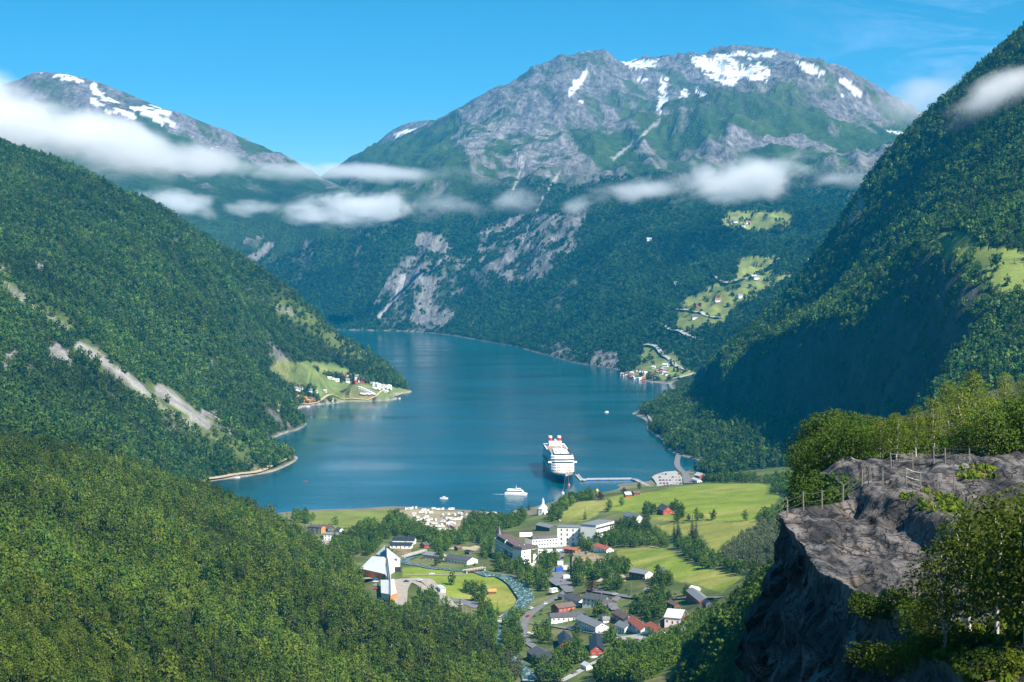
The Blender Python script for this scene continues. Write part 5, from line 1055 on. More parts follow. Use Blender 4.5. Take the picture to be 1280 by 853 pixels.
# ---------------------------------------------------------------- hotel: one building of five wings
def hotel():
    cs = {}
    c0 = hit_h(*H3((500, 330)), 0); t = empty('hotel', (c0.x, c0.y, gz(c0.x, c0.y)), 0, 'long white hotel of several wings with brown and grey roofs', 'hotel'); O = t.location.copy()
    def wing(p1, p2, h, depth, roof, floors, nb, wallm=WHITE, mans=0, w_=1.5, h_=1.5, ends=True, cols=None):
        a, b = hit_h(*H3(p1), h), hit_h(*H3(p2), h); d = Vector((b.x-a.x, b.y-a.y, 0)); l = d.length; d /= l; n = Vector((d.y, -d.x, 0))      # n faces the viewer
        if n.y > 0 and abs(n.x) < .9: n = -n
        k = -n*depth; q = [a, b, b+k, a+k]; zt = (a.z+b.z)/2; gb = min(gz(p.x, p.y) for p in q)-1; loc = [(p.x-O.x, p.y-O.y) for p in q]
        if (loc[1][0]-loc[0][0])*(loc[2][1]-loc[1][1])-(loc[1][1]-loc[0][1])*(loc[2][0]-loc[1][0]) < 0: loc = loc[::-1]
        m = MB(); m.prism(loc, gb-O.z, zt-mans-O.z); m.build('wall', wallm, t)
        r = MB(); cx, cy = sum(p[0] for p in loc)/4, sum(p[1] for p in loc)/4
        ex = lambda s, e: [(cx+(p[0]-cx)*s+(e if p[0] > cx else -e), cy+(p[1]-cy)*s+(e if p[1] > cy else -e)) for p in loc]
        if mans:
            lo_, up_ = ex(1, .3), ex(.93, 0); o = len(r.v); r.v += [(p[0], p[1], zt-mans-O.z+.02) for p in lo_]+[(p[0], p[1], zt-O.z) for p in up_]
            for i in range(4): j = (i+1) % 4; r.f.append((o+i, o+j, o+4+j, o+4+i)); r.mi.append(1)
            r.f.append((o+4, o+5, o+6, o+7)); r.mi.append(0); r.f.append((o+3, o+2, o+1, o)); r.mi.append(1)
        else: r.prism(ex(1, .4), zt+.02-O.z, zt+.45-O.z)
        r.build('roof', [roof, SLATE], t)
        def row(s, e, nrm, nb_):
            ang = math.atan2(nrm.y, nrm.x)+math.pi/2
            for f in range(floors):
                for i in range(nb_):
                    if cols and i not in cols: continue
                    p = s+(e-s)*((i+.5)/nb_); z = zt-mans-(h-mans)*(f+.55)/floors
                    put_win(t, (p.x-O.x, p.y-O.y, z-O.z), ang, w_, h_)
        row(a, b, n, nb)
        if ends: row(b, b+k, d, max(2, int(depth/4)))
        if ends: row(a+k, a, -d, max(2, int(depth/4)))
        return a, b, n, zt
    wing((110,312), (318,392), 16, 14, BROOF, 4, 16, WHITE, 3.2, 2.2, 1.7, False)
    a, b, n, zt = wing((316,398), (446,372), 16, 12, BROOF, 4, 3, WHITE, 2.6, 1.3, 1.5, False, [0])
    wing((398,318), (590,288), 15, 15, BROOF, 4, 9, WHITE, 2.8, 1.6, 1.2, False)
    wing((588,252), (764,232), 16, 13, GROOF, 4, 8, WHITE, 0, 1.3, 2.0, False, [1, 3, 5, 7])
    wing((887,240), (1022,180), 14.5, 16, GROOF, 3, 11, WHITE, 0, 2.8, 1.7, False)
    # dormers and corner turrets of the old wing
    for px, py in ((300,385),(340,378),(205,345),(130,318)):
        p = hit_h(*H3((px, py)), 16); q = (p.x-O.x, p.y-O.y-.4); z = p.z-O.z
        m = MB(); m.face([(q[0]-1.8, q[1], z-3), (q[0]+1.8, q[1], z-3), (q[0]+1.8, q[1], z-.4), (q[0], q[1], z+1.8), (q[0]-1.8, q[1], z-.4)]); m.build('dormer_gable', WHITE, t)
        r = MB(); [r.face([(q[0]+s*2.1, q[1]-.3, z-.6), (q[0], q[1]-.3, z+2.1), (q[0], q[1]+4, z+2.1), (q[0]+s*2.1, q[1]+4, z-.6)]) for s in (-1, 1)]; r.build('dormer_roof', SLATE, t)
    p = hit_h(*H3((145, 290)), 17); m = MB(); m.cyl((p.x-O.x, p.y-O.y, p.z-O.z-6), (p.x-O.x, p.y-O.y, p.z-O.z), 3.2, 3.2, 10); m.build('turret_wall', WHITE, t)
    m = MB(); m.cyl((p.x-O.x, p.y-O.y, p.z-O.z), (p.x-O.x, p.y-O.y, p.z-O.z+7), 3.8, .1, 10); m.build('turret_roof', NAVY, t)
    p = hit_h(*H3((350, 300)), 17); MB().box((p.x-O.x, p.y-O.y+2, p.z-O.z+.2), (11, 6, 3)).build('roof_house', WHITE, t)
    p = hit_h(*H3((530, 395)), 4); MB().box((p.x-O.x, p.y-O.y, p.z-O.z-2), (22, 7, 4)).box((p.x-O.x, p.y-O.y, p.z-O.z+.2), (23, 8, .4), 1).build('porch', [WHITE, GROOF], t)
    # ivy on the end wall
    ia, ib = a+(b-a)*.55, a+(b-a)*.95; pts = []; rng = np.random.default_rng(3)
    for i in range(1400):
        q = ia.lerp(ib, rng.uniform()); f = rng.uniform(0, 1); pts.append((q.x+n.x*.25-O.x, q.y+n.y*.25-O.y, zt-2.8-f*11-O.z))
    c = np.array(pts); V, Fq = quads_np(c, np.tile(np.array([n.x, n.y, .2]), (len(c), 1))+rng.normal(size=c.shape)*.4, rng.uniform(.25, .5, len(c)), .8, rng); link('ivy', mesh_np('ivy', V, Fq, LEAF_FERN), t)
hotel()

# ---------------------------------------------------------------- fjord museum with folded white roofs
def museum():
    c0 = hit_h(*H1((790, 640)), 0); t = empty('museum', (c0.x, c0.y, c0.z), 0, 'angular visitor centre with folded white roofs and timber walls', 'museum'); O = t.location.copy()
    def W(x, y, h): p = hit_h(*H1((x, y)), h); return p-O
    def slab(name, vs, m, wallm):
        r = MB(); n = len(vs); o = 0; r.v += [tuple(v+Vector((0, 0, .25))) for v in vs]+[tuple(v) for v in vs]; r.f.append(tuple(range(n))); r.mi.append(0); r.f.append(tuple(reversed(range(n, 2*n)))); r.mi.append(0)
        for i in range(n): j = (i+1) % n; r.f.append((i, n+i, n+j, j)); r.mi.append(0)
        r.build('roof', [m], t)
        w = MB(); cc = sum(vs, Vector())/n; q = [cc+(v-cc)*.96 for v in vs]
        for i in range(n):
            j = (i+1) % n; w.face([q[i]-Vector((0, 0, .1)), q[j]-Vector((0, 0, .1)), Vector((q[j].x, q[j].y, gz(q[j].x+O.x, q[j].y+O.y)-O.z-1)), Vector((q[i].x, q[i].y, gz(q[i].x+O.x, q[i].y+O.y)-O.z-1))])
        w.build('wall', [wallm], t)
    A = W(803, 376, 17)
    slab('roof', [A, W(728, 447, 9), W(806, 462, 9)], LGREY, WHITE)
    slab('roof', [W(806, 392, 16), W(806, 470, 10), W(842, 545, 6), W(914, 500, 6), W(918, 482, 6.4)], LGREY, WHITE)
    slab('roof', [W(702, 462, 9.5), W(806, 468, 10), W(800, 600, 5), W(775, 592, 5.5), W(611, 556, 6)], LGREY, ORAN)
    slab('roof', [W(812, 470, 9.5), W(842, 548, 6.5), W(846, 640, 5.2), W(834, 640, 5.5), W(800, 600, 5.4)], LGREY, WHITE)
    slab('roof', [W(766, 642, 5), W(834, 642, 6.2), W(834, 752, 5.6), W(770, 742, 4.6)], LGREY, WHITE)
    slab('roof', [W(838, 642, 6.2), W(868, 632, 5), W(890, 742, 4.4), W(840, 762, 5.6)], LGREY, ORAN)
    for s, e in (((806, 388, 16.6), (812, 470, 10.4)), ((814, 475, 10.2), (834, 640, 6.6)), ((835, 645, 6.6), (837, 755, 6.2))):
        a, b = W(*s), W(*e); MB().cyl(a, b, .7, .7, 4).build('skylight', GLASS, t)
    p = W(882, 495, 7); MB().box((p.x, p.y, p.z+.6), (2, 2, 2.4)).build('roof_vent', DGREY, t)
    p = W(865, 560, 2); MB().box((p.x, p.y, p.z), (12, 1.2, 4)).build('glazed_front', GLASS, t)
museum()

# ---------------------------------------------------------------- octagonal church
def church():
    p = hit(*H3((480, 138))); t = empty('church', p, .3, 'white octagonal church with a small spire at the water edge', 'church'); t.scale = (.8, .8, .72)
    oc = lambda r: [(r*math.cos(math.pi/8+i*math.pi/4), r*math.sin(math.pi/8+i*math.pi/4)) for i in range(8)]
    MB().prism(oc(7.5), -1, 7.5).build('wall', WHITE, t)
    r = MB(); a, b, c = oc(8.1), oc(4.2), oc(1.7); 
    for (p0, z0), (p1, z1_) in (((a, 7.5), (b, 11.2)), ((b, 11.2), (c, 14))):
        for i in range(8): j = (i+1) % 8; r.face([(*p0[i], z0), (*p0[j], z0), (*p1[j], z1_), (*p1[i], z1_)])
    r.face([(*q, 7.5) for q in reversed(a)]); r.build('roof', LGREY, t)
    MB().prism(oc(1.6), 13.6, 17.5).build('bell_tower', WHITE, t); s = MB(); s.cyl((0, 0, 17.5), (0, 0, 23), 1.9, .08, 8); s.build('spire', LGREY, t)
    for i in range(8):
        w = i*math.pi/4; put_win(t, (6.95*math.cos(w), 6.95*math.sin(w), 3.4), w+math.pi/2, 1.3, 3.0)
    MB().box((0, -9.3, 1.6), (4, 4, 5.2)).build('porch', WHITE, t); put_win(t, (0, -11.3, -.6), 0, me=door_mesh(), name='door')
church()
# ---------------------------------------------------------------- trees of the village
def plant_village():
    V = [p for p in VT]
    for (px, py), kind, sc in SINGLES:
        w = hit(px, py)
        if w is not None: V.append((w.x, w.y, w.z, kind, sc))
    key = lambda p: p[4]*10/p[1]
    groups = {'d': ('broadleaf_tree', DARKP, PROTO_DARK, 'rounded green broadleaf tree among the village houses and lawns', 'broadleaf tree', 'broadleaf trees of the village', 215),
              'w': ('willow_tree', [broadleaf(700+i, 9, 6.5, 260, .5, 9, .1, LEAF_GREY, BARK_W, 3) for i in range(3)], None, 'pale grey green willow in the mixed wood', 'willow', 'pale willows round the fields', 120),
              's': ('spruce_tree', SPRP, PROTO_SPRUCE, 'dark pointed spruce standing up from the hedge between the fields', 'spruce', 'spruces in the village', 60)}
    for k, (nm, pr, pc_, lab, cat, grp, mx) in groups.items():
        L = sorted([p for p in V if p[3] == k], key=key, reverse=True); print('village trees', k, len(L))
        for i, p in enumerate(L[:mx]): tree_at(nm, pr, i, (p[0], p[1], p[2]-.15), p[4], RNG.uniform(0, 6.28), lab, cat, grp)
        if len(L) > mx: scatter('village_woods', np.array([p[:3] for p in L[mx:]]), pc_ or proto_collection('willow', [combined(*x, 'willow') for x in pr]), .62, 1.05, 40)
    p = hit(*v5([(118, 132)])[0]); cb = broadleaf(720, 10, 9, 420, .55, 11, .06, LEAF_COPPER, BARK, 3)
    tree_at('copper_beech', [cb], 0, p, .9, 0, 'round dark purple copper beech behind the white house', 'beech', None)
    for x, y, s in ((52, 175, .8), (202, 140, .7)):
        p = hit(*z6([(x, y)])[0]); tree_at('copper_beech', [cb], 0, p, s, 1, {52: 'dark purple beech on the field edge above the water', 202: 'dark purple beech behind the red boathouse'}[x], 'beech', None)
    # dead bare tree by the metal-roofed house
    p = hit(*v5([(880, 570)])[0]); m = MB(); rng = random.Random(4)
    def br(a, d, l, r, n):
        b = a+d*l; m.cyl(a, b, r, r*.6, 5)
        if n:
            for _ in range(3): q = (d+Vector((rng.uniform(-.8, .8), rng.uniform(-.8, .8), rng.uniform(-.1, .5)))).normalized(); br(a+d*l*rng.uniform(.5, 1), q, l*.55, r*.5, n-1)
    br(Vector((0, 0, -.5)), Vector((0, 0, 1)), 9, .35, 3); tag(m.build('bare_tree', BARK_W, None, p), 'bare dead tree with pale branches in front of the metal roof', 'dead tree')
    # foreshore lawns and hedges between the fields
plant_village()
# ---------------------------------------------------------------- cruise ship
SHIPW = mat('ship_white', (.80, .80, .79), .45, var=.04, scale=.1); SHIPN = mat('ship_navy', (.012, .022, .06), .35); FUNN = mat('funnel_red', (.62, .03, .025), .4); TEAK = mat('teak_deck', (.36, .21, .13), .8, var=.15, scale=.5)
ORNG = mat('lifeboat_orange', (.70, .20, .03), .5); SGLASS = mat('ship_glass', (.02, .035, .05), .1, spec=.8); DECKG = mat('deck_grey', (.42, .43, .44), .7, var=.1, scale=.3); POOL = mat('pool_blue', (.05, .35, .45), .1); STEEL = mat('steel', (.45, .46, .47), .4, .6); BUOYY = mat('buoy_yellow', (.72, .50, .03), .5)
def S0(px, py): p = S(px, py); return Vector(p)
def cruise_ship():
    bow, stern = Vector((62.5, 2296, 0)), Vector((51.5, 2512, 0)); d = bow-stern; L0 = d.length; rz = math.atan2(d.y, d.x)
    t = empty('cruise_ship', (bow+stern)/2, rz, 'big white cruise ship with twin red funnels moored in the fjord', 'cruise ship'); H = L0/2; B = 13.8
    st = [(-H, .86, .62, 9.5), (-H+8, .96, .86, 9.5), (-H+30, 1, .98, 9.5), (0, 1, 1, 9.5), (H-70, 1, .98, 9.5), (H-48, .96, .84, 9.7), (H-30, .82, .58, 10.2), (H-15, .56, .28, 10.9), (H-5, .27, .06, 11.5), (H+3, .03, .015, 12)]
    def hull(name, z0, z1, m, e=0):
        mb = MB(); R_ = []
        for x, bd, bw, zd in st:
            ring = []
            for k in range(5):
                f = z0+(z1-z0)*k/4; zz = -2+(zd+2)*f; hb = B*(bw+(bd-bw)*max(0, min(1, (zz/zd)))**1.4)+e; xx = x if x < H-16 else x-(1-max(0, zz)/zd)*(6 if x > H-8 else 3)*(1 if x > H-16 else 0)
                ring.append((xx, hb, zz))
            R_.append(ring)
        for s in (-1, 1):
            for i in range(len(R_)-1):
                for k in range(4):
                    q = [R_[i][k], R_[i+1][k], R_[i+1][k+1], R_[i][k+1]]; mb.face([(p[0], s*p[1], p[2]) for p in q])
        for ring in (R_[0], R_[-1]):
            for k in range(4): mb.face([(ring[k][0], -ring[k][1], ring[k][2]), (ring[k][0], ring[k][1], ring[k][2]), (ring[k+1][0], ring[k+1][1], ring[k+1][2]), (ring[k+1][0], -ring[k+1][1], ring[k+1][2])])
        if z1 == 1:
            for i in range(len(R_)-1): a, b = R_[i][4], R_[i+1][4]; mb.face([(a[0], -a[1], a[2]-.05), (b[0], -b[1], b[2]-.05), (b[0], b[1], b[2]-.05), (a[0], a[1], a[2]-.05)], 1)
        return mb.build(name, [m, TEAK], t)
    hull('hull', 0, .82, SHIPN); hull('bulwark', .82, 1, SHIPW, .02)
    for s in (-1, 1):                       # portholes
        m = MB()
        for i in range(52):
            x = -H+18+i*3.2
            if x < H-52: m.box((x, s*(B+.05), 5.4), (1.2, .12, 1.0)); m.box((x, s*(B+.05), 2.9), (1.0, .12, .8))
        m.build('porthole_row', SGLASS, t)
    # stepped superstructure: (x0, x1, half breadth, z0, z1)
    tiers = [(-H+6, H-40, 13.6, 9.5, 12.6), (-H+9, H-41, 13.6, 12.6, 15.6), (-H+12, H-42, 13.6, 15.6, 18.6), (-H+16, H-43, 13.6, 18.6, 21.6), (-H+20, H-44.5, 13.6, 21.6, 24.6), (-H+22, H-47, 13.0, 24.6, 27.4)]
    for k, (x0, x1, hb, z0, z1) in enumerate(tiers):
        m = MB(); rnd = 3.5; poly = [(x0, -hb), (x1-rnd, -hb), (x1, -hb+rnd*1.2), (x1+.8, 0), (x1, hb-rnd*1.2), (x1-rnd, hb), (x0, hb)]; m.prism(poly, z0, z1-.35)
        e = .45; m.prism([(p[0]+(e if p[0] > 0 else -e), p[1]*(1+.03)) for p in poly], z1-.35, z1, 0); m.build('superstructure_deck', SHIPW, t)
        for s in (-1, 1):
            b = MB(); n = int((x1-x0-14)/3.0)
            for i in range(n): b.box((x0+6+i*3.0, s*(hb+.03), (z0+z1)/2-.15), (2.2, .14, 1.7))
            b.build('balcony_row', SGLASS, t)
        if k in (3, 4): m = MB(); m.prism([(x1-rnd+.3, -hb-.05), (x1+.12, -hb+rnd*1.2-.1), (x1+.95, 0), (x1+.12, hb-rnd*1.2+.1), (x1-rnd+.3, hb+.05), (x1-rnd-1, 0)], z0+.9, z1-.75); m.build('bridge_window', SGLASS, t)
        if k in (0, 1, 2):
            m = MB(); [m.box((x1+.45, y, (z0+z1)/2), (.3, 1.1, .8)) for y in np.linspace(-8.5, 8.5, 8)]; m.build('cabin_window_row', SGLASS, t)
    for s in (-1, 1):
        m = MB(); m.box((H-48, s*15, 20.4), (5, 4.2, 1.5)); m.build('bridge_wing', SHIPW, t)
        for i in range(7):
            m = MB(); m.box((-H+52+i*13, s*14.6, 13.6), (9, 2.2, 1.5), 0, 0, .85); m.box((-H+52+i*13, s*14.6, 14.9), (7.5, 1.9, 1.2), 1, 0, .7); m.build('lifeboat', [SHIPW, ORNG], t)
    # open decks on top
    MB().box((-20, 0, 27.45), (96, 24, .12)).build('sun_deck', TEAK, t); MB().box((-26, 0, 27.6), (12, 7, .3)).box((-52, 0, 27.6), (9, 6, .3)).build('pool', POOL, t)
    m = MB(); m.box((34, 0, 28.6), (22, 17, 2.4)); m.box((34, 0, 30.0), (18, 13, .5)); m.box((2, 0, 28.4), (20, 14, 2)); m.box((2, 0, 29.6), (14, 9, .6)); m.build('top_lounge', SHIPW, t)
    m = MB(); m.box((50, 0, 28.3), (1, 22, 2.0)); [m.box((18, s*12.2, 28.3), (66, .25, 1.7)) for s in (-1, 1)]; m.build('glass_screen', SGLASS, t)
    m = MB(); rng = random.Random(2)
    for i in range(60): m.box((rng.uniform(-62, 30), rng.choice((-1, 1))*rng.uniform(5, 11), 27.8), (1.9, .7, .5))
    m.build('deck_chairs', DECKG, t)
    MB().box((-66, 0, 29.4), (20, 15, 4)).box((-60, 0, 32.2), (8, 16, 1.6)).build('funnel_house', SHIPW, t)
    for y in (-5.6, 5.6):
        f = MB(); f.prism([(-71, y-2), (-64, y-2), (-62.5, y), (-64, y+2), (-71, y+2)], 31.4, 37.6); fo = f.build('funnel', FUNN, t)
        MB().prism([(-71.1, y-2.1), (-63.9, y-2.1), (-62.4, y), (-63.9, y+2.1), (-71.1, y+2.1)], 36.6, 38.8).build('funnel_top', SHIPW, fo)
    m = MB(); m.cyl((46, 0, 27), (44, 0, 40), .7, .3, 8); m.box((45, 0, 34.5), (.8, 6, .5)); m.box((44.5, 0, 37.5), (.8, 3.4, .4)); m.build('mast', SHIPW, t)
    for x, y, r in ((38, 6, 1.7), (38, -6, 1.7), (-58, 0, 1.5)):
        bm = bmesh.new(); bmesh.ops.create_uvsphere(bm, u_segments=14, v_segments=8, radius=r); me = bpy.data.meshes.new('radar_dome'); bm.to_mesh(me); bm.free(); me.materials.append(SHIPW); [setattr(p, 'use_smooth', True) for p in me.polygons]; link('radar_dome', me, t, (x, y, 31.2 if x > 0 else 34.5))
    m = MB(); m.cyl((H-18, 0, 10), (H-18, 0, 17), .35, .2, 6); m.box((H-26, 0, 11.3), (4, 6, 1.6)); m.cyl((H-24, -5, 10.5), (H-24, -5, 12), .8, .8, 8); m.cyl((H-24, 5, 10.5), (H-24, 5, 12), .8, .8, 8); m.build('foredeck_gear', SHIPW, t)
    # mooring lines
    M = t.matrix_world; bowtip = Vector((bow.x, bow.y+4, 10.5)); return t, bowtip
SHIP, BOWTIP = cruise_ship()
def buoy(px, py, r, m, label):
    p = S0(px, py); b = MB(); V, Fq = tube_np([(0, 0, -r*.6), (0, 0, -r*.2), (0, 0, r*.4), (0, 0, r*.9), (0, 0, r*1.2)], [r*.6, r, r, r*.6, r*.15], 10); b.v = [tuple(v) for v in V]; b.f = [tuple(int(i) for i in f) for f in Fq]; b.mi = [0]*len(b.f)
    b.cyl((0, 0, r), (0, 0, r*2), .12, .12, 5); return tag(b.build('mooring_buoy', m, None, p), label, 'buoy', 'mooring buoys'), p
_, b1 = buoy(703.6, 617, 1.7, SHIPW, 'white mooring buoy in front of the ship bow'); _, b2 = buoy(711.2, 606.8, 1.5, ORNG, 'orange mooring buoy close under the ship bow'); _, b3 = buoy(746.3, 613.8, 1.8, BUOYY, 'yellow mooring buoy between ship and shore')
def rope(a, b, label, r=.16):
    m = MB(); mid = (a+b)/2-Vector((0, 0, (a-b).length*.03)); m.cyl(a-a, mid-a, r, r, 4); m.cyl(mid-a, b-a, r, r, 4); tag(m.build('mooring_rope', POST, None, a), label, 'rope', 'mooring ropes of the ship')
rope(BOWTIP, b1+Vector((0, 0, 1.5)), 'rope from the ship bow to the white buoy'); rope(BOWTIP+Vector((3, 0, 0)), b2+Vector((0, 0, 1.5)), 'rope from the ship bow to the orange buoy'); rope(BOWTIP+Vector((12, 8, 0)), b3+Vector((0, 0, 1.5)), 'long rope from the ship to the yellow buoy')

# ---------------------------------------------------------------- floating pier
BLUEF = mat('float_blue', (.03, .10, .42), .5)
def pier():
    pts = [S0(721, 594.5), S0(727.5, 602.2), S0(733, 600.6), S0(790, 600.0), S0(795, 601.2), S0(806, 607), S0(816, 611)]; t = empty('floating_pier', pts[2], 0, 'long floating pier with blue floats reaching out to the ship', 'pier'); O = pts[2]
    for a, b in zip(pts[:-1], pts[1:]):
        d = b-a; l = d.length; n = max(1, round(l/14)); ang = math.atan2(d.y, d.x)
        for i in range(n):
            c = a+d*((i+.5)/n)-O; ll = l/n
            MB().box((c.x, c.y, .95), (ll-.4, 4.0, .5), 0, ang).build('walkway', CONC, t)
            MB().box((c.x, c.y, .25), (ll*.62, 4.6, 1.1), 0, ang).build('float', BLUEF, t)
            nx, ny = -math.sin(ang), math.cos(ang); r = MB()
            for s in (-1, 1): r.box((c.x+nx*1.9*s, c.y+ny*1.9*s, 2.2), (ll-.4, .10, .18), 0, ang); r.box((c.x+nx*1.9*s, c.y+ny*1.9*s, 1.7), (ll-.4, .08, .12), 0, ang)
            for k in range(5): x = (-.5+k/4)*(ll-.6); [r.box((c.x+math.cos(ang)*x+nx*1.9*s, c.y+math.sin(ang)*x+ny*1.9*s, 1.7), (.12, .12, 1.1), 0, ang) for s in (-1, 1)]
            r.build('railing', TRIM, t)
pier()
def quay():
    poly = [zq([p])[0] for p in ((596, 738), (612, 728), (650, 716), (700, 712), (726, 740), (722, 778), (660, 792), (612, 790), (618, 770), (606, 750))]
    W = [tuple(hit(px, py)) for px, py in poly]; TOP = 2.2; W = [S(px, py, TOP) for px, py in poly]; c = Vector((sum(w[0] for w in W)/len(W), sum(w[1] for w in W)/len(W), 0)); m = MB(); m.prism([(w[0]-c.x, w[1]-c.y) for w in W], -6, TOP)
    o = m.build('ferry_quay', CONC, None, c); tag(o, 'grey concrete ferry quay with parked cars below the green field', 'quay'); return c
quay()
# ---------------------------------------------------------------- ferry, launches, rowing boats
def boat_hull(m, L0, B, H, z0=-.6):
    st = [(-.5, .85), (-.25, 1), (.1, 1), (.32, .72), (.45, .32), (.5, .03)]; R_ = [(x*L0, b*B/2) for x, b in st]
    for s in (-1, 1):
        for (xa, ya), (xb, yb) in zip(R_[:-1], R_[1:]): m.face([(xa*.97, s*ya*.8, z0), (xb*.97, s*yb*.8, z0), (xb, s*yb, H), (xa, s*ya, H)])
    m.face([(R_[0][0], -R_[0][1], H), (R_[0][0], R_[0][1], H), (R_[0][0]*.97, R_[0][1]*.8, z0), (R_[0][0]*.97, -R_[0][1]*.8, z0)])
    m.face([(x, -y, H-.05) for x, y in R_]+[(x, y, H-.05) for x, y in reversed(R_)]); return m
def ferry():
    p = S0(645, 618.6); t = empty('passenger_ferry', p, R(-10), 'white sightseeing ferry cruising left of the big ship', 'ferry')
    for s in (-1, 1):
        m = boat_hull(MB(), 25, 3.2, 2.0); o = m.build('hull', SHIPW, t); o.location = (0, s*2.6, 0)
    m = MB(); m.box((-1, 0, 2.3), (22, 8.2, .7)); m.build('deck', SHIPW, t)
    MB().box((-1, 0, 3.9), (18, 7.6, 2.6), 0, 0, .94).build('cabin', SHIPW, t); MB().box((-1, 0, 4.15), (17.3, 7.56, .95)).build('window_band', SGLASS, t)
    MB().box((2.5, 0, 6.2), (6.5, 5.4, 2.1), 0, 0, .85).build('wheelhouse', SHIPW, t); MB().box((2.6, 0, 6.5), (6.2, 5.1, .8)).build('wheelhouse_window', SGLASS, t)
    m = MB(); m.cyl((.5, 0, 7), (0, 0, 11), .2, .1, 6); m.box((.2, 0, 8.6), (.4, 3, .3)); m.build('mast', SHIPW, t); m = MB(); [m.box((-6, s*3.4, 5.8), (8, .1, .9)) for s in (-1, 1)]; m.build('railing', TRIM, t)
    w = MB(); n = 10
    FO = mat('wake_foam', (.55, .66, .70), .6, var=.4, scale=.4)
    for s in (-1, 1): w.face([(-12, s*1.2, .06), (-12, s*2.8, .06), (-27, s*3.2, .06), (-27, s*2.9, .06)])
    o = w.build('wake_foam', FO, None, p, R(-10)); tag(o, kind='stuff')
ferry()
def launch(px, py, L0, label, hull=SHIPW, rz=0, cab=True, group=None):
    p = S0(px, py); t = empty('motor_boat', p, rz, label, 'boat', group); boat_hull(MB(), L0, L0*.32, L0*.12, -.3).build('hull', hull, t)
    if cab: MB().box((0, 0, L0*.2), (L0*.45, L0*.24, L0*.16), 0, 0, .8).build('cabin', SHIPW, t); MB().box((.02, 0, L0*.21), (L0*.44, L0*.245, L0*.07)).build('window_band', SGLASS, t)
launch(555, 623.5, 9, 'small white motor boat off the campsite shore'); launch(382, 602, 5, 'small red rowing boat alone in the bay', REDW, .3, False); launch(758.5, 515.5, 8, 'tiny white boat far out beyond the ship', SHIPW, .5)
for i, (px, py) in enumerate(v8 := [(330+x/6.4, 430+y/6.4) for x, y in ((318, 508), (352, 500), (1055, 437), (1085, 436), (300, 514))]): launch(px, py+.6, 8, 'small %s boat moored along the shore of the green point' % ('white' if i % 2 else 'red'), SHIPW if i % 2 else REDW, .4*i, True, 'boats moored at the green point')
launch(296, 597.5, 8, 'white boat moored at the rocky point below the scree')
# ---------------------------------------------------------------- caravans, cars, hamlets, poles
TYRE = mat('tyre', (.02, .02, .02), .9); CARC = {n: mat('car_'+n, c, .3, spec=.6) for n, c in dict(white=(.75, .75, .75), silver=(.42, .43, .45), black=(.02, .02, .025), red=(.42, .03, .03), blue=(.03, .10, .35), grey=(.16, .17, .18)).items()}
_car = {}
def car_mesh(c):
    if c not in _car:
        m = MB(); m.box((0, 0, .62), (4.4, 1.8, .62), 0, 0, .97); m.box((-.15, 0, 1.18), (2.5, 1.62, .56), 1, 0, .8); m.box((-.15, 0, 1.49), (1.95, 1.3, .07), 0)
        for x in (-1.35, 1.35):
            for y in (-.86, .86): m.cyl((x, y-.09, .33), (x, y+.09, .33), .33, .33, 10, 2)
        m.box((2.19, 0, .62), (.06, 1.4, .14), 3); m.box((-2.19, 0, .68), (.06, 1.4, .12), 4); _car[c] = m.mesh('car', [CARC[c], SGLASS, TYRE, TRIM, REDW])
    return _car[c]
def car(px, py, c, label, rz=None, lo=420, group=None, z=None):
    p = hit(px, py, lo) if z is None else Vector(S(px, py, z))
    if p is None: return
    if z is not None: p.z = max(z, gz(p.x, p.y)+.1)
    o = link('parked_car', car_mesh(c), None, p+Vector((0, 0, .4 if z is None else 0)), RNG.uniform(0, 3.14) if rz is None else rz); tag(o, label, 'car', group)
for (a, c, l, z) in ((v1([(725, 640)]), 'blue', 'blue car parked first in the row below the museum', .1), (v1([(728, 662)]), 'white', 'white car parked second in the row below the museum', .1), (v1([(731, 688)]), 'silver', 'silver car parked third in the row below the museum', .1), (v1([(735, 714)]), 'red', 'red car at the end of the row below the museum', .1), (v1([(610, 662)]), 'black', 'black car standing alone on the museum gravel', .4),
    (v3([(670, 362)]), 'red', 'dark red car in front of the white hotel wing', .3), (v3([(720, 352)]), 'black', 'black car in front of the white hotel wing', .3), (v3([(645, 368)]), 'silver', 'silver car by the hotel entrance', .3), (v3([(628, 482)]), 'black', 'black car on the hotel lane beside the trees', 1.2),
    (v3([(570, 640)]), 'grey', 'grey car at the bend of the hotel road', .6), (v3([(620, 668)]), 'black', 'long black car crossing the hotel bend', 0), (v4([(408, 268)]), 'white', 'white car on the village road by the river', 1.0), (v4([(362, 302)]), 'grey', 'dark grey car at the roadside by the river trees', 1.0),
    (v5([(412, 30)]), 'white', 'white car in the yard of the brown house', .4), (v2([(738, 800)]), 'blue', 'blue car under the trees by the river lawn', .1), (v2([(640, 836)]), 'silver', 'silver car at the edge of the river lawn', .3), (v2([(182, 578)]), 'grey', 'grey car at the museum glass front', .2), (v2([(425, 602)]), 'white', 'white car on the garden path', .2)):
    car(*a[0], c, l, z)
qn = ['white', 'silver', 'black', 'red', 'blue', 'grey']; k = 0
for r in range(5):
    for i in range(7):
        px, py = zq([(628+i*14+r*2, 728+r*13)])[0]
        if RNG.uniform() < .8: c = qn[k % 6]; k += 1; car(px, py, c, 'small %s car parked on the ferry quay' % c, R(70)+RNG.normal(0, .1), group=c+' cars on the ferry quay', z=2.22)
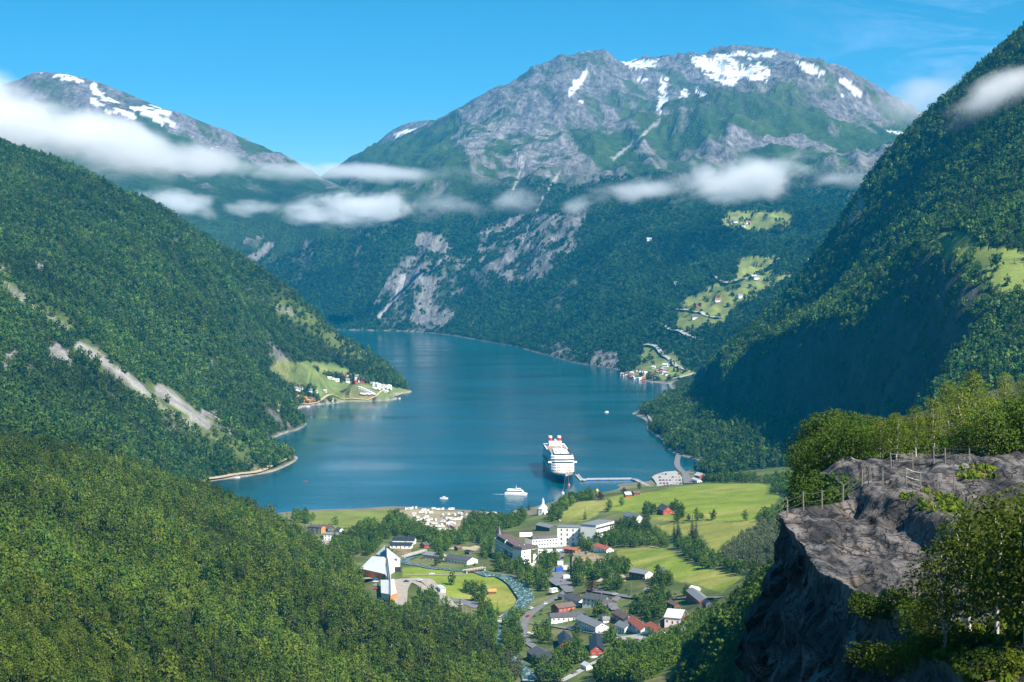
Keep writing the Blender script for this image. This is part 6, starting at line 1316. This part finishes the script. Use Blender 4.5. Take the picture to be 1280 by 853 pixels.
def van_mesh(kind):
    m = MB()
    if kind == 0: m.box((0, 0, 1.55), (5.4, 2.2, 2.1), 0, 0, .93); m.box((0, 0, 1.85), (4.2, 2.24, .6), 1); m.box((2.72, 0, 1.9), (.1, 1.6, .6), 1); m.box((3.3, 0, .5), (1.4, .12, .12), 2)
    elif kind == 1: m.box((-.5, 0, 1.75), (5.2, 2.25, 2.3), 0, 0, .96); m.box((2.6, 0, 1.15), (1.4, 2.0, 1.3), 0, 0, .85); m.box((2.5, 0, 1.5), (1.45, 1.9, .5), 1); m.box((-.6, 0, 2.1), (3.0, 2.29, .6), 1); m.box((1.6, 0, 2.6), (1.8, 2.1, .5), 0, 0, .8)
    else: m.box((0, 0, 1.1), (3.6, 3.0, 2.2), 3, 0, .25); m.box((1.2, 0, .9), (1.8, 2.2, 1.7), 4, 0, .5)
    if kind < 2:
        for x in ((-.3,) if kind == 0 else (-1.8, 2.2)):
            for y in (-1, 1): m.cyl((x, y-.1, .36), (x, y+.1, .36), .36, .36, 9, 2)
    return m.mesh('caravan', [SHIPW, SGLASS, TYRE, CREAM, DGREY])
VAN = [van_mesh(i) for i in range(3)]
CAMPN = [('caravan', 'white caravan pitched on the shore campsite', 'caravan', 'caravans on the campsite'), ('motorhome', 'white motorhome with dark windows parked on the shore campsite', 'motorhome', 'motorhomes on the campsite'), ('tent', 'small pale tent pitched on the shore campsite', 'tent', 'tents on the campsite')]
def camp(px, py, kind, lo=420, sc=.82, over=None):
    p = hit(px, py, lo)
    if p is None or p.z < .3: return
    n, l, c, g = CAMPN[kind] if not over else (CAMPN[kind][0], over[0], CAMPN[kind][2], over[1]); o = link(n, VAN[kind], None, p+Vector((0, 0, .05)), RNG.choice([0, 1.57, 3.14])+RNG.normal(0, .25)); o.scale = (sc,)*3; tag(o, l, c, g)
for y, x0, x1, n in ((104, 205, 330, 4), (112, 340, 610, 7), (140, 280, 440, 4), (150, 490, 720, 5), (170, 275, 400, 4), (178, 560, 670, 4), (190, 300, 480, 5), (190, 500, 600, 3), (218, 290, 470, 5), (222, 490, 620, 4), (240, 400, 610, 5), (262, 480, 600, 3), (285, 540, 570, 1)):
    for i in range(n): camp(*v2([(x0+(x1-x0)*(i+.5)/n+RNG.normal(0, 7), y+RNG.normal(0, 4))])[0], int(RNG.choice([0, 1, 1, 2], p=[.45, .2, .2, .15])))
for i in range(16):
    x, y = RNG.uniform(210, 700), RNG.uniform(125, 260); px, py = v2([(x, y)])[0]
    if inpoly(np.array([px]), np.array([py]), CAMP)[0]: c = qn[i % 6]; car(px, py, c, 'small %s car parked among the caravans' % c, group=c+' cars on the campsite')
for x, y in ((75, 120), (90, 135), (150, 112), (165, 125), (190, 118), (260, 120), (215, 150), (225, 165), (310, 125)): camp(*v3([(x, y)])[0], 1, over=('white motorhome parked on the headland by the church', 'motorhomes on the headland'))
# lorries and containers by the hotel
def crate(px, py, d, m, name, label, cat, rz=.3):
    p = hit(px, py); b = MB(); b.box((0, 0, d[2]/2), d); b.box((0, 0, d[2]+.04), (d[0]*1.02, d[1]*1.02, .1)); b.box((d[0]/2, 0, d[2]/2), (.12, d[1]*.9, d[2]*.9)); [b.box((x, 0, d[2]/2), (.12, d[1]+.12, d[2]*.96)) for x in np.linspace(-d[0]*.4, d[0]*.4, 5)]
    tag(b.build(name, m, None, p+Vector((0, 0, .4)), rz), label, cat)
crate(*H3((607, 530)), (5, 3, 3), SHIPW, 'container', 'white container above the blue one by the hotel lane', 'container'); crate(*H3((603, 580)), (6, 3.4, 3.2), BLUEF, 'container', 'bright blue container beside the hotel lane', 'container'); crate(*H3((645, 565)), (6, 3.4, 3.2), LGREY, 'container', 'grey container right of the blue one', 'container'); crate(*H3((655, 635)), (5, 3, 2.8), SHIPW, 'container', 'white container at the foot of the rocky knoll', 'container')
def motorhome(px, py, label, rz): p = hit(px, py); o = link('motorhome', VAN[1], None, p+Vector((0, 0, .4)), rz); o.scale = (1.3, 1.3, 1.3); tag(o, label, 'motorhome')
motorhome(*H3((560, 745)), 'white motorhome on the road bend below the hotel', .9)
# boats and clutter on the ground by the river shed
for i, (x, y, rz) in enumerate(((785, 632, .2), (870, 640, .5), (800, 670, 2.6), (690, 655, 1.2), (900, 660, .1), (735, 690, .7), (30, 690, .2))):
    p = hit(*v4([(x, y)])[0]); o = boat_hull(MB(), 6.5, 2.2, .9, 0).build('rowing_boat', SHIPW, None, p+Vector((0, 0, .2)), rz); tag(o, 'white boat laid up on the grass near the river shed', 'boat', 'boats laid up by the river shed')
def planks():
    p = hit(*v4([(470, 480)])[0]); 
    for i, (dx, dy, rz, l) in enumerate(((0, 0, 2.2, 16), (3, -3, 2.1, 12), (-4, 4, 2.3, 10))):
        m = MB(); [m.box((RNG.normal(0, .2), k*.5-1, .4+.2*(k % 2)), (l, .45, .35)) for k in range(5)]; tag(m.build('timber_stack', [GRAVEL, BROWN, WHITE][i % 3], None, p+Vector((dx, dy, .2)), rz), ['grey stack of timber beside the curved road', 'brown stack of timber beside the curved road', 'white stack of boards beside the curved road'][i], 'timber')
planks()
def bridge(label, A, B, w, m):
    a, b = hit(*A), hit(*B); d = b-a; l = d.length+4; rz = math.atan2(d.y, d.x); c = (a+b)/2; z = max(a.z, b.z)+1.6; t = empty('river_bridge', (c.x, c.y, z), rz, label, 'bridge')
    MB().box((0, 0, 0), (l, w, .6)).build('deck', m, t)
    for s in (-1, 1):
        r = MB(); r.box((0, s*w/2, 1.2), (l, .15, .2)); [r.box((x, s*w/2, .7), (.2, .15, 1.1)) for x in np.linspace(-l/2+.2, l/2-.2, 8)]; r.build('railing', TRIM, t); MB().box((s*(l/2-.8), 0, -1.6), (1.6, w, 3)).build('abutment', CONC, t)
bridge('concrete bridge over the lower river bend', H4((135, 385)), H4((215, 385)), 6, CONC); bridge('wooden footbridge from the lawn to the mills', H2((690, 590)), H2((810, 570)), 3.5, BROWN); bridge('curved white footbridge beside the museum', H2((215, 480)), H2((370, 448)), 2.5, CONC)
def pole(base, h, label):
    p = hit(*base); m = MB(); m.cyl((0, 0, -.5), (0, 0, h), .16, .11, 6); m.box((0, 0, h-.7), (1.8, .12, .14)); m.box((0, 0, h-1.5), (1.2, .12, .12)); tag(m.build('utility_pole', POST, None, p, RNG.uniform(0, 1)), label, 'pole', 'utility poles of the village')
for b, h, l in ((H5((447, 195)), 11, 'wooden utility pole beside the upper road near the brown house'), (H5((915, 205)), 11, 'utility pole in front of the red outbuilding'), (H5((182, 735)), 11, 'utility pole beside the lower road'), (H5((375, 375)), 9, 'utility pole before the dark blue house'), (H5((480, 432)), 9, 'utility pole beside the pale blue cottage'), (H4((425, 440)), 9, 'utility pole at the road fork'), (H6((247, 780)), 10, 'utility pole below the brown house'), (H6((10, 180)), 9, 'tall pole on the field edge above the pier')):
    pole(b, h, l)

# ---------------------------------------------------------------- far hamlets: simple small houses
_sh = {}; GH = 'farms on the far mountainside'
def small_house(px, py, wall, roof, l=10, w=7.5, h=6.5, label='', group=None, lo=3000, rz=None, cat='house'):
    p = hit(px, py, lo)
    if p is None or p.z < .2: return
    if group != GH: l, w, h = l*.68, w*.7, h*.74
    k = (wall.name, roof.name, l, w, h)
    if k not in _sh:
        m = MB(); hw = h*.58; a, b = l/2, w/2; m.box((0, 0, hw/2-1), (l, w, hw+2), 0)
        for s in (-1, 1): m.face([(s*a, -b, hw), (s*a, b, hw), (s*a, 0, h)], 0); m.face([(-a-.6, s*(b+.6), hw-.4), (a+.6, s*(b+.6), hw-.4), (a+.6, 0, h+.15), (-a-.6, 0, h+.15)], 1)
        for s in (-1, 1): [m.box((x, s*b, hw*.55), (1.3, .12, 1.3), 2) for x in np.linspace(-a*.65, a*.65, 3)]; m.box((s*a, 0, hw*.55), (.12, 1.4, 1.4), 2)
        m.box((a*.4, 0, h+.3), (.8, .8, 1.4), 3); _sh[k] = m.mesh('house', [wall, roof, GLASS, BRICK])
    o = link('cottage', _sh[k], None, p, RNG.uniform(-.6, .6) if rz is None else rz); tag(o, label, cat, group)
def z8(x, y): return (330+x/6.4, 430+y/6.4)
GP = 'houses of the hamlet on the green point'
small_house(*z8(640, 275), WHITE, RTILE, 26, 11, 9.5, 'large white inn with long red roof on the green point', GP); small_house(*z8(575, 296), WHITE, LGREY, 18, 9, 6, 'long low white house left of the inn', GP)
for x, y in ((692, 268), (742, 275), (668, 306)): small_house(*z8(x, y), WHITE, GROOF, 10, 8, 9, 'white house with grey roof close to the inn', GP)
small_house(*z8(735, 308), REDW, RTILE, 10, 8, 7, 'red cottage with red roof below the inn', GP); small_house(*z8(792, 302), REDW, GROOF, 11, 8, 9, 'tall red house right of the inn', GP); small_house(*z8(768, 298), WHITE, NAVY, 9, 8, 8, 'white house with navy roof by the tall red house', GP)
for i in range(6): small_house(*z8(770+i*20, 355+i*9), WHITE, LGREY, 9, 5, 4.5, 'pale cabin in the diagonal row on the green point', GP, rz=-.3)
for i in range(6): small_house(*z8(785+i*19, 408+(i % 2)*5), REDW, LGREY, 8, 6, 5, 'red cabin in the row above the shore of the point', GP, rz=0)
for x, y in ((250, 440), (285, 430), (330, 440), (372, 445), (408, 450), (268, 462), (310, 465), (355, 462)): small_house(*z8(x, y), ORAN, ORAN if x % 4 else BROOF, 9, 7, 6, 'orange cabin clustered at the inner shore of the point', GP)
for x, y in ((255, 365), (278, 372), (298, 358), (370, 380)): small_house(*z8(x, y), WHITE, GROOF, 10, 7, 6.5, 'white house beside the wood above the orange cabins', GP)
for x, y in ((490, 382), (415, 386), (540, 452), (520, 278), (545, 280)): small_house(*z8(x, y), CREAM, LGREY, 8, 6, 5, 'single pale hut on the open grass of the point', GP)
for i in range(34):
    x = RNG.uniform(860, 1030); y = 300+(x-860)*.28+RNG.uniform(-12, 62); camp(*z8(x, y), int(RNG.choice([0, 1])), 3000, 1.25, ('white caravan in the camp at the tip of the point', 'caravans at the tip of the point'))
GF = 'houses of the far shore hamlet'
for i in range(46):
    u = RNG.uniform(0, 1); x = 470+u*205; y = 305+(RNG.uniform(-1, 1)*(8+18*math.sin(u*math.pi))-10*u); w_ = [WHITE, WHITE, CREAM, DGREY, REDW][i % 5]; r_ = [GROOF, LGREY, SLATE, SLATE, RTILE][int(RNG.integers(0, 5))]
    small_house(*zq([(x, y)])[0], w_, r_, 10, 8, 7, {'white_paint': 'small white house', 'cream_paint': 'small cream house', 'dark_grey_cladding': 'small dark grey house', 'red_paint': 'small red house'}[w_.name]+' in the hamlet on the far shore', GF)
for x, y, w_, r_, l_ in ((655, 268, WHITE, LGREY, 'white two-storey hotel above the far shore hamlet'), (675, 262, WHITE, GROOF, 'white house right of the far hotel')): small_house(*zq([(x, y)])[0], w_, r_, 18, 10, 10, l_, GF)
GH = 'farms on the far mountainside'
for (x, y), w_, r_, l_ in ((z3([(297, 660)])[0], REDW, SLATE, 'red barn left on the highest mountain meadow'), (z3([(360, 666)])[0], WHITE, RTILE, 'white farmhouse with red roof on the highest mountain meadow'), (z3([(343, 682)])[0], WHITE, LGREY, 'white shed below the highest farmhouse'), (z3([(318, 662)])[0], WHITE, GROOF, 'white house in the middle of the highest mountain meadow'),
    (z3([(380, 848)])[0], REDW, LGREY, 'red barn beside the hillside road bend'), (z3([(30, 722)])[0], WHITE, LGREY, 'white house alone in the woods far up the slope'), ((846, 356), WHITE, GROOF, 'white house at the top left of the orchard slope'), ((872, 383), REDW, SLATE, 'red house in the middle of the orchard slope'), ((898, 377), WHITE, RTILE, 'white house with red roof on the orchard slope'), ((925, 372), WHITE, GROOF, 'white house with grey roof right on the orchard slope'), ((945, 349), CREAM, GROOF, 'cream farmhouse beside the upper meadow'), ((868, 399), WHITE, SLATE, 'white house with dark roof low on the orchard slope'), ((1013, 328), WHITE, LGREY, 'white house at the end of the upper hillside road')):
    small_house(x, y, w_, r_, 13, 9, 8, l_, GH, 3500)

# garden bushes and low hedges round the houses
def garden_bushes():
    rng = np.random.default_rng(21); ms = [combined(*broadleaf(800+i, 2.2, 3.0, 120, .34, 6, .02, [LEAF_DARK, LEAF_BIRCH, LEAF_FERN][i % 3], BARK, 0), 'garden_bush') for i in range(6)]
    area = [(v4([(430,130),(1026,120),(1026,480),(700,640),(470,600),(400,400)]), 60), (v5([(170,60),(640,60),(1000,120),(1100,200),(760,420),(300,480),(60,470)]), 60), (v2([(380,390),(840,380),(840,560),(420,540)]), 20), (v1([(100,170),(640,230),(480,330),(330,420),(200,330)]), 25), (v3([(500,380),(760,360),(1000,420),(900,660),(600,720)]), 30)]
    for poly, n in area:
        xs, ys = [p[0] for p in poly], [p[1] for p in poly]; k = 0
        while k < n:
            px, py = rng.uniform(min(xs), max(xs)), rng.uniform(min(ys), max(ys))
            if not inpoly(np.array([px]), np.array([py]), poly)[0]: continue
            k += 1; p = hit(px, py); o = link('garden_bush', ms[int(rng.integers(0, 6))], None, p-Vector((0, 0, .1)), rng.uniform(0, 6)); q = rng.uniform(.5, 1.15); o.scale = (q*rng.uniform(.8, 1.5), q, q*rng.uniform(.7, 1.1)); tag(o, 'small leafy garden bush between the village houses', 'bush', 'garden bushes of the village')
garden_bushes()
def shed_set():
    for i, ((x, y), (x2, y2), w_, r_, l_) in enumerate(((H4((640, 150)), H4((670, 146)), DGREY, SLATE, 'small dark shed left of the black-roofed house'), (H4((1000, 330)), H4((1020, 326)), WHITE, GROOF, 'white garage at the edge of the side road'), (H5((215, 305)), H5((240, 312)), PALEB, SLATE, 'pale blue shed beside the dark blue house'), (H5((700, 345)), H5((728, 340)), BROWN, BROOF, 'brown shed under the trees by the metal roof'), (H4((600, 655)), H4((640, 648)), WHITE, LGREY, 'white caravan shelter beside the river shed'),
        (H4((840, 690)), H4((880, 700)), WHITE, LGREY, 'pale low shelter by the lower road'), (H5((560, 100)), H5((600, 96)), BROWN, GROOF, 'brown woodshed under the meadow'), (H3((760, 610)), H3((800, 604)), CREAM, RTILE, 'cream cottage with red roof on the rocky knoll'), (H1((440, 238)), H1((470, 244)), WHITE, SLATE, 'white shed with black roof behind the villa'), (H1((145, 262)), H1((175, 268)), CREAM, GROOF, 'cream shed at the edge of the left wood'), (H2((610, 385)), H2((640, 380)), BROWN, BROOF, 'brown hut on the gravel lot'), (H2((690, 410)), H2((722, 414)), DGREY, NAVY, 'dark hut on the gravel lot'))):
        house(l_, (x, y), (x2, y2), 4.5, 3.8, 1.4, w_, r_, None, 1, 'shed', 'shed', False, False)
shed_set()
for (p, c, l, rz) in ((H4((520, 232)), 'white', 'white car on the upper stretch of the village road', .9), (H4((385, 335)), 'red', 'red car near the fork of the village road', 1.0), (H4((720, 428)), 'blue', 'blue car on the side road by the row house', .1), (H5((300, 478)), 'silver', 'silver car on the side road by the white cottage', .1), (H5((440, 525)), 'white', 'white car in the concrete yard', 1.2), (H5((500, 540)), 'black', 'black car in the concrete yard', .4), (H5((310, 155)), 'silver', 'silver car on the upper road', .1), (H5((720, 184)), 'white', 'white car on the upper road by the trees', 0), (H5((300, 215)), 'red', 'red car on the link road', 1.3), (H5((372, 568)), 'black', 'black car at the top of the lower road', 1), (H4((760, 790)), 'grey', 'grey car on the lower road', .6), (H3((600, 690)), 'silver', 'silver car in the hotel bend', .5), (H2((330, 650)), 'white', 'white car on the museum forecourt', .3), (H2((230, 660)), 'black', 'black car on the museum forecourt', .2)):
    car(*p, c, l, rz)
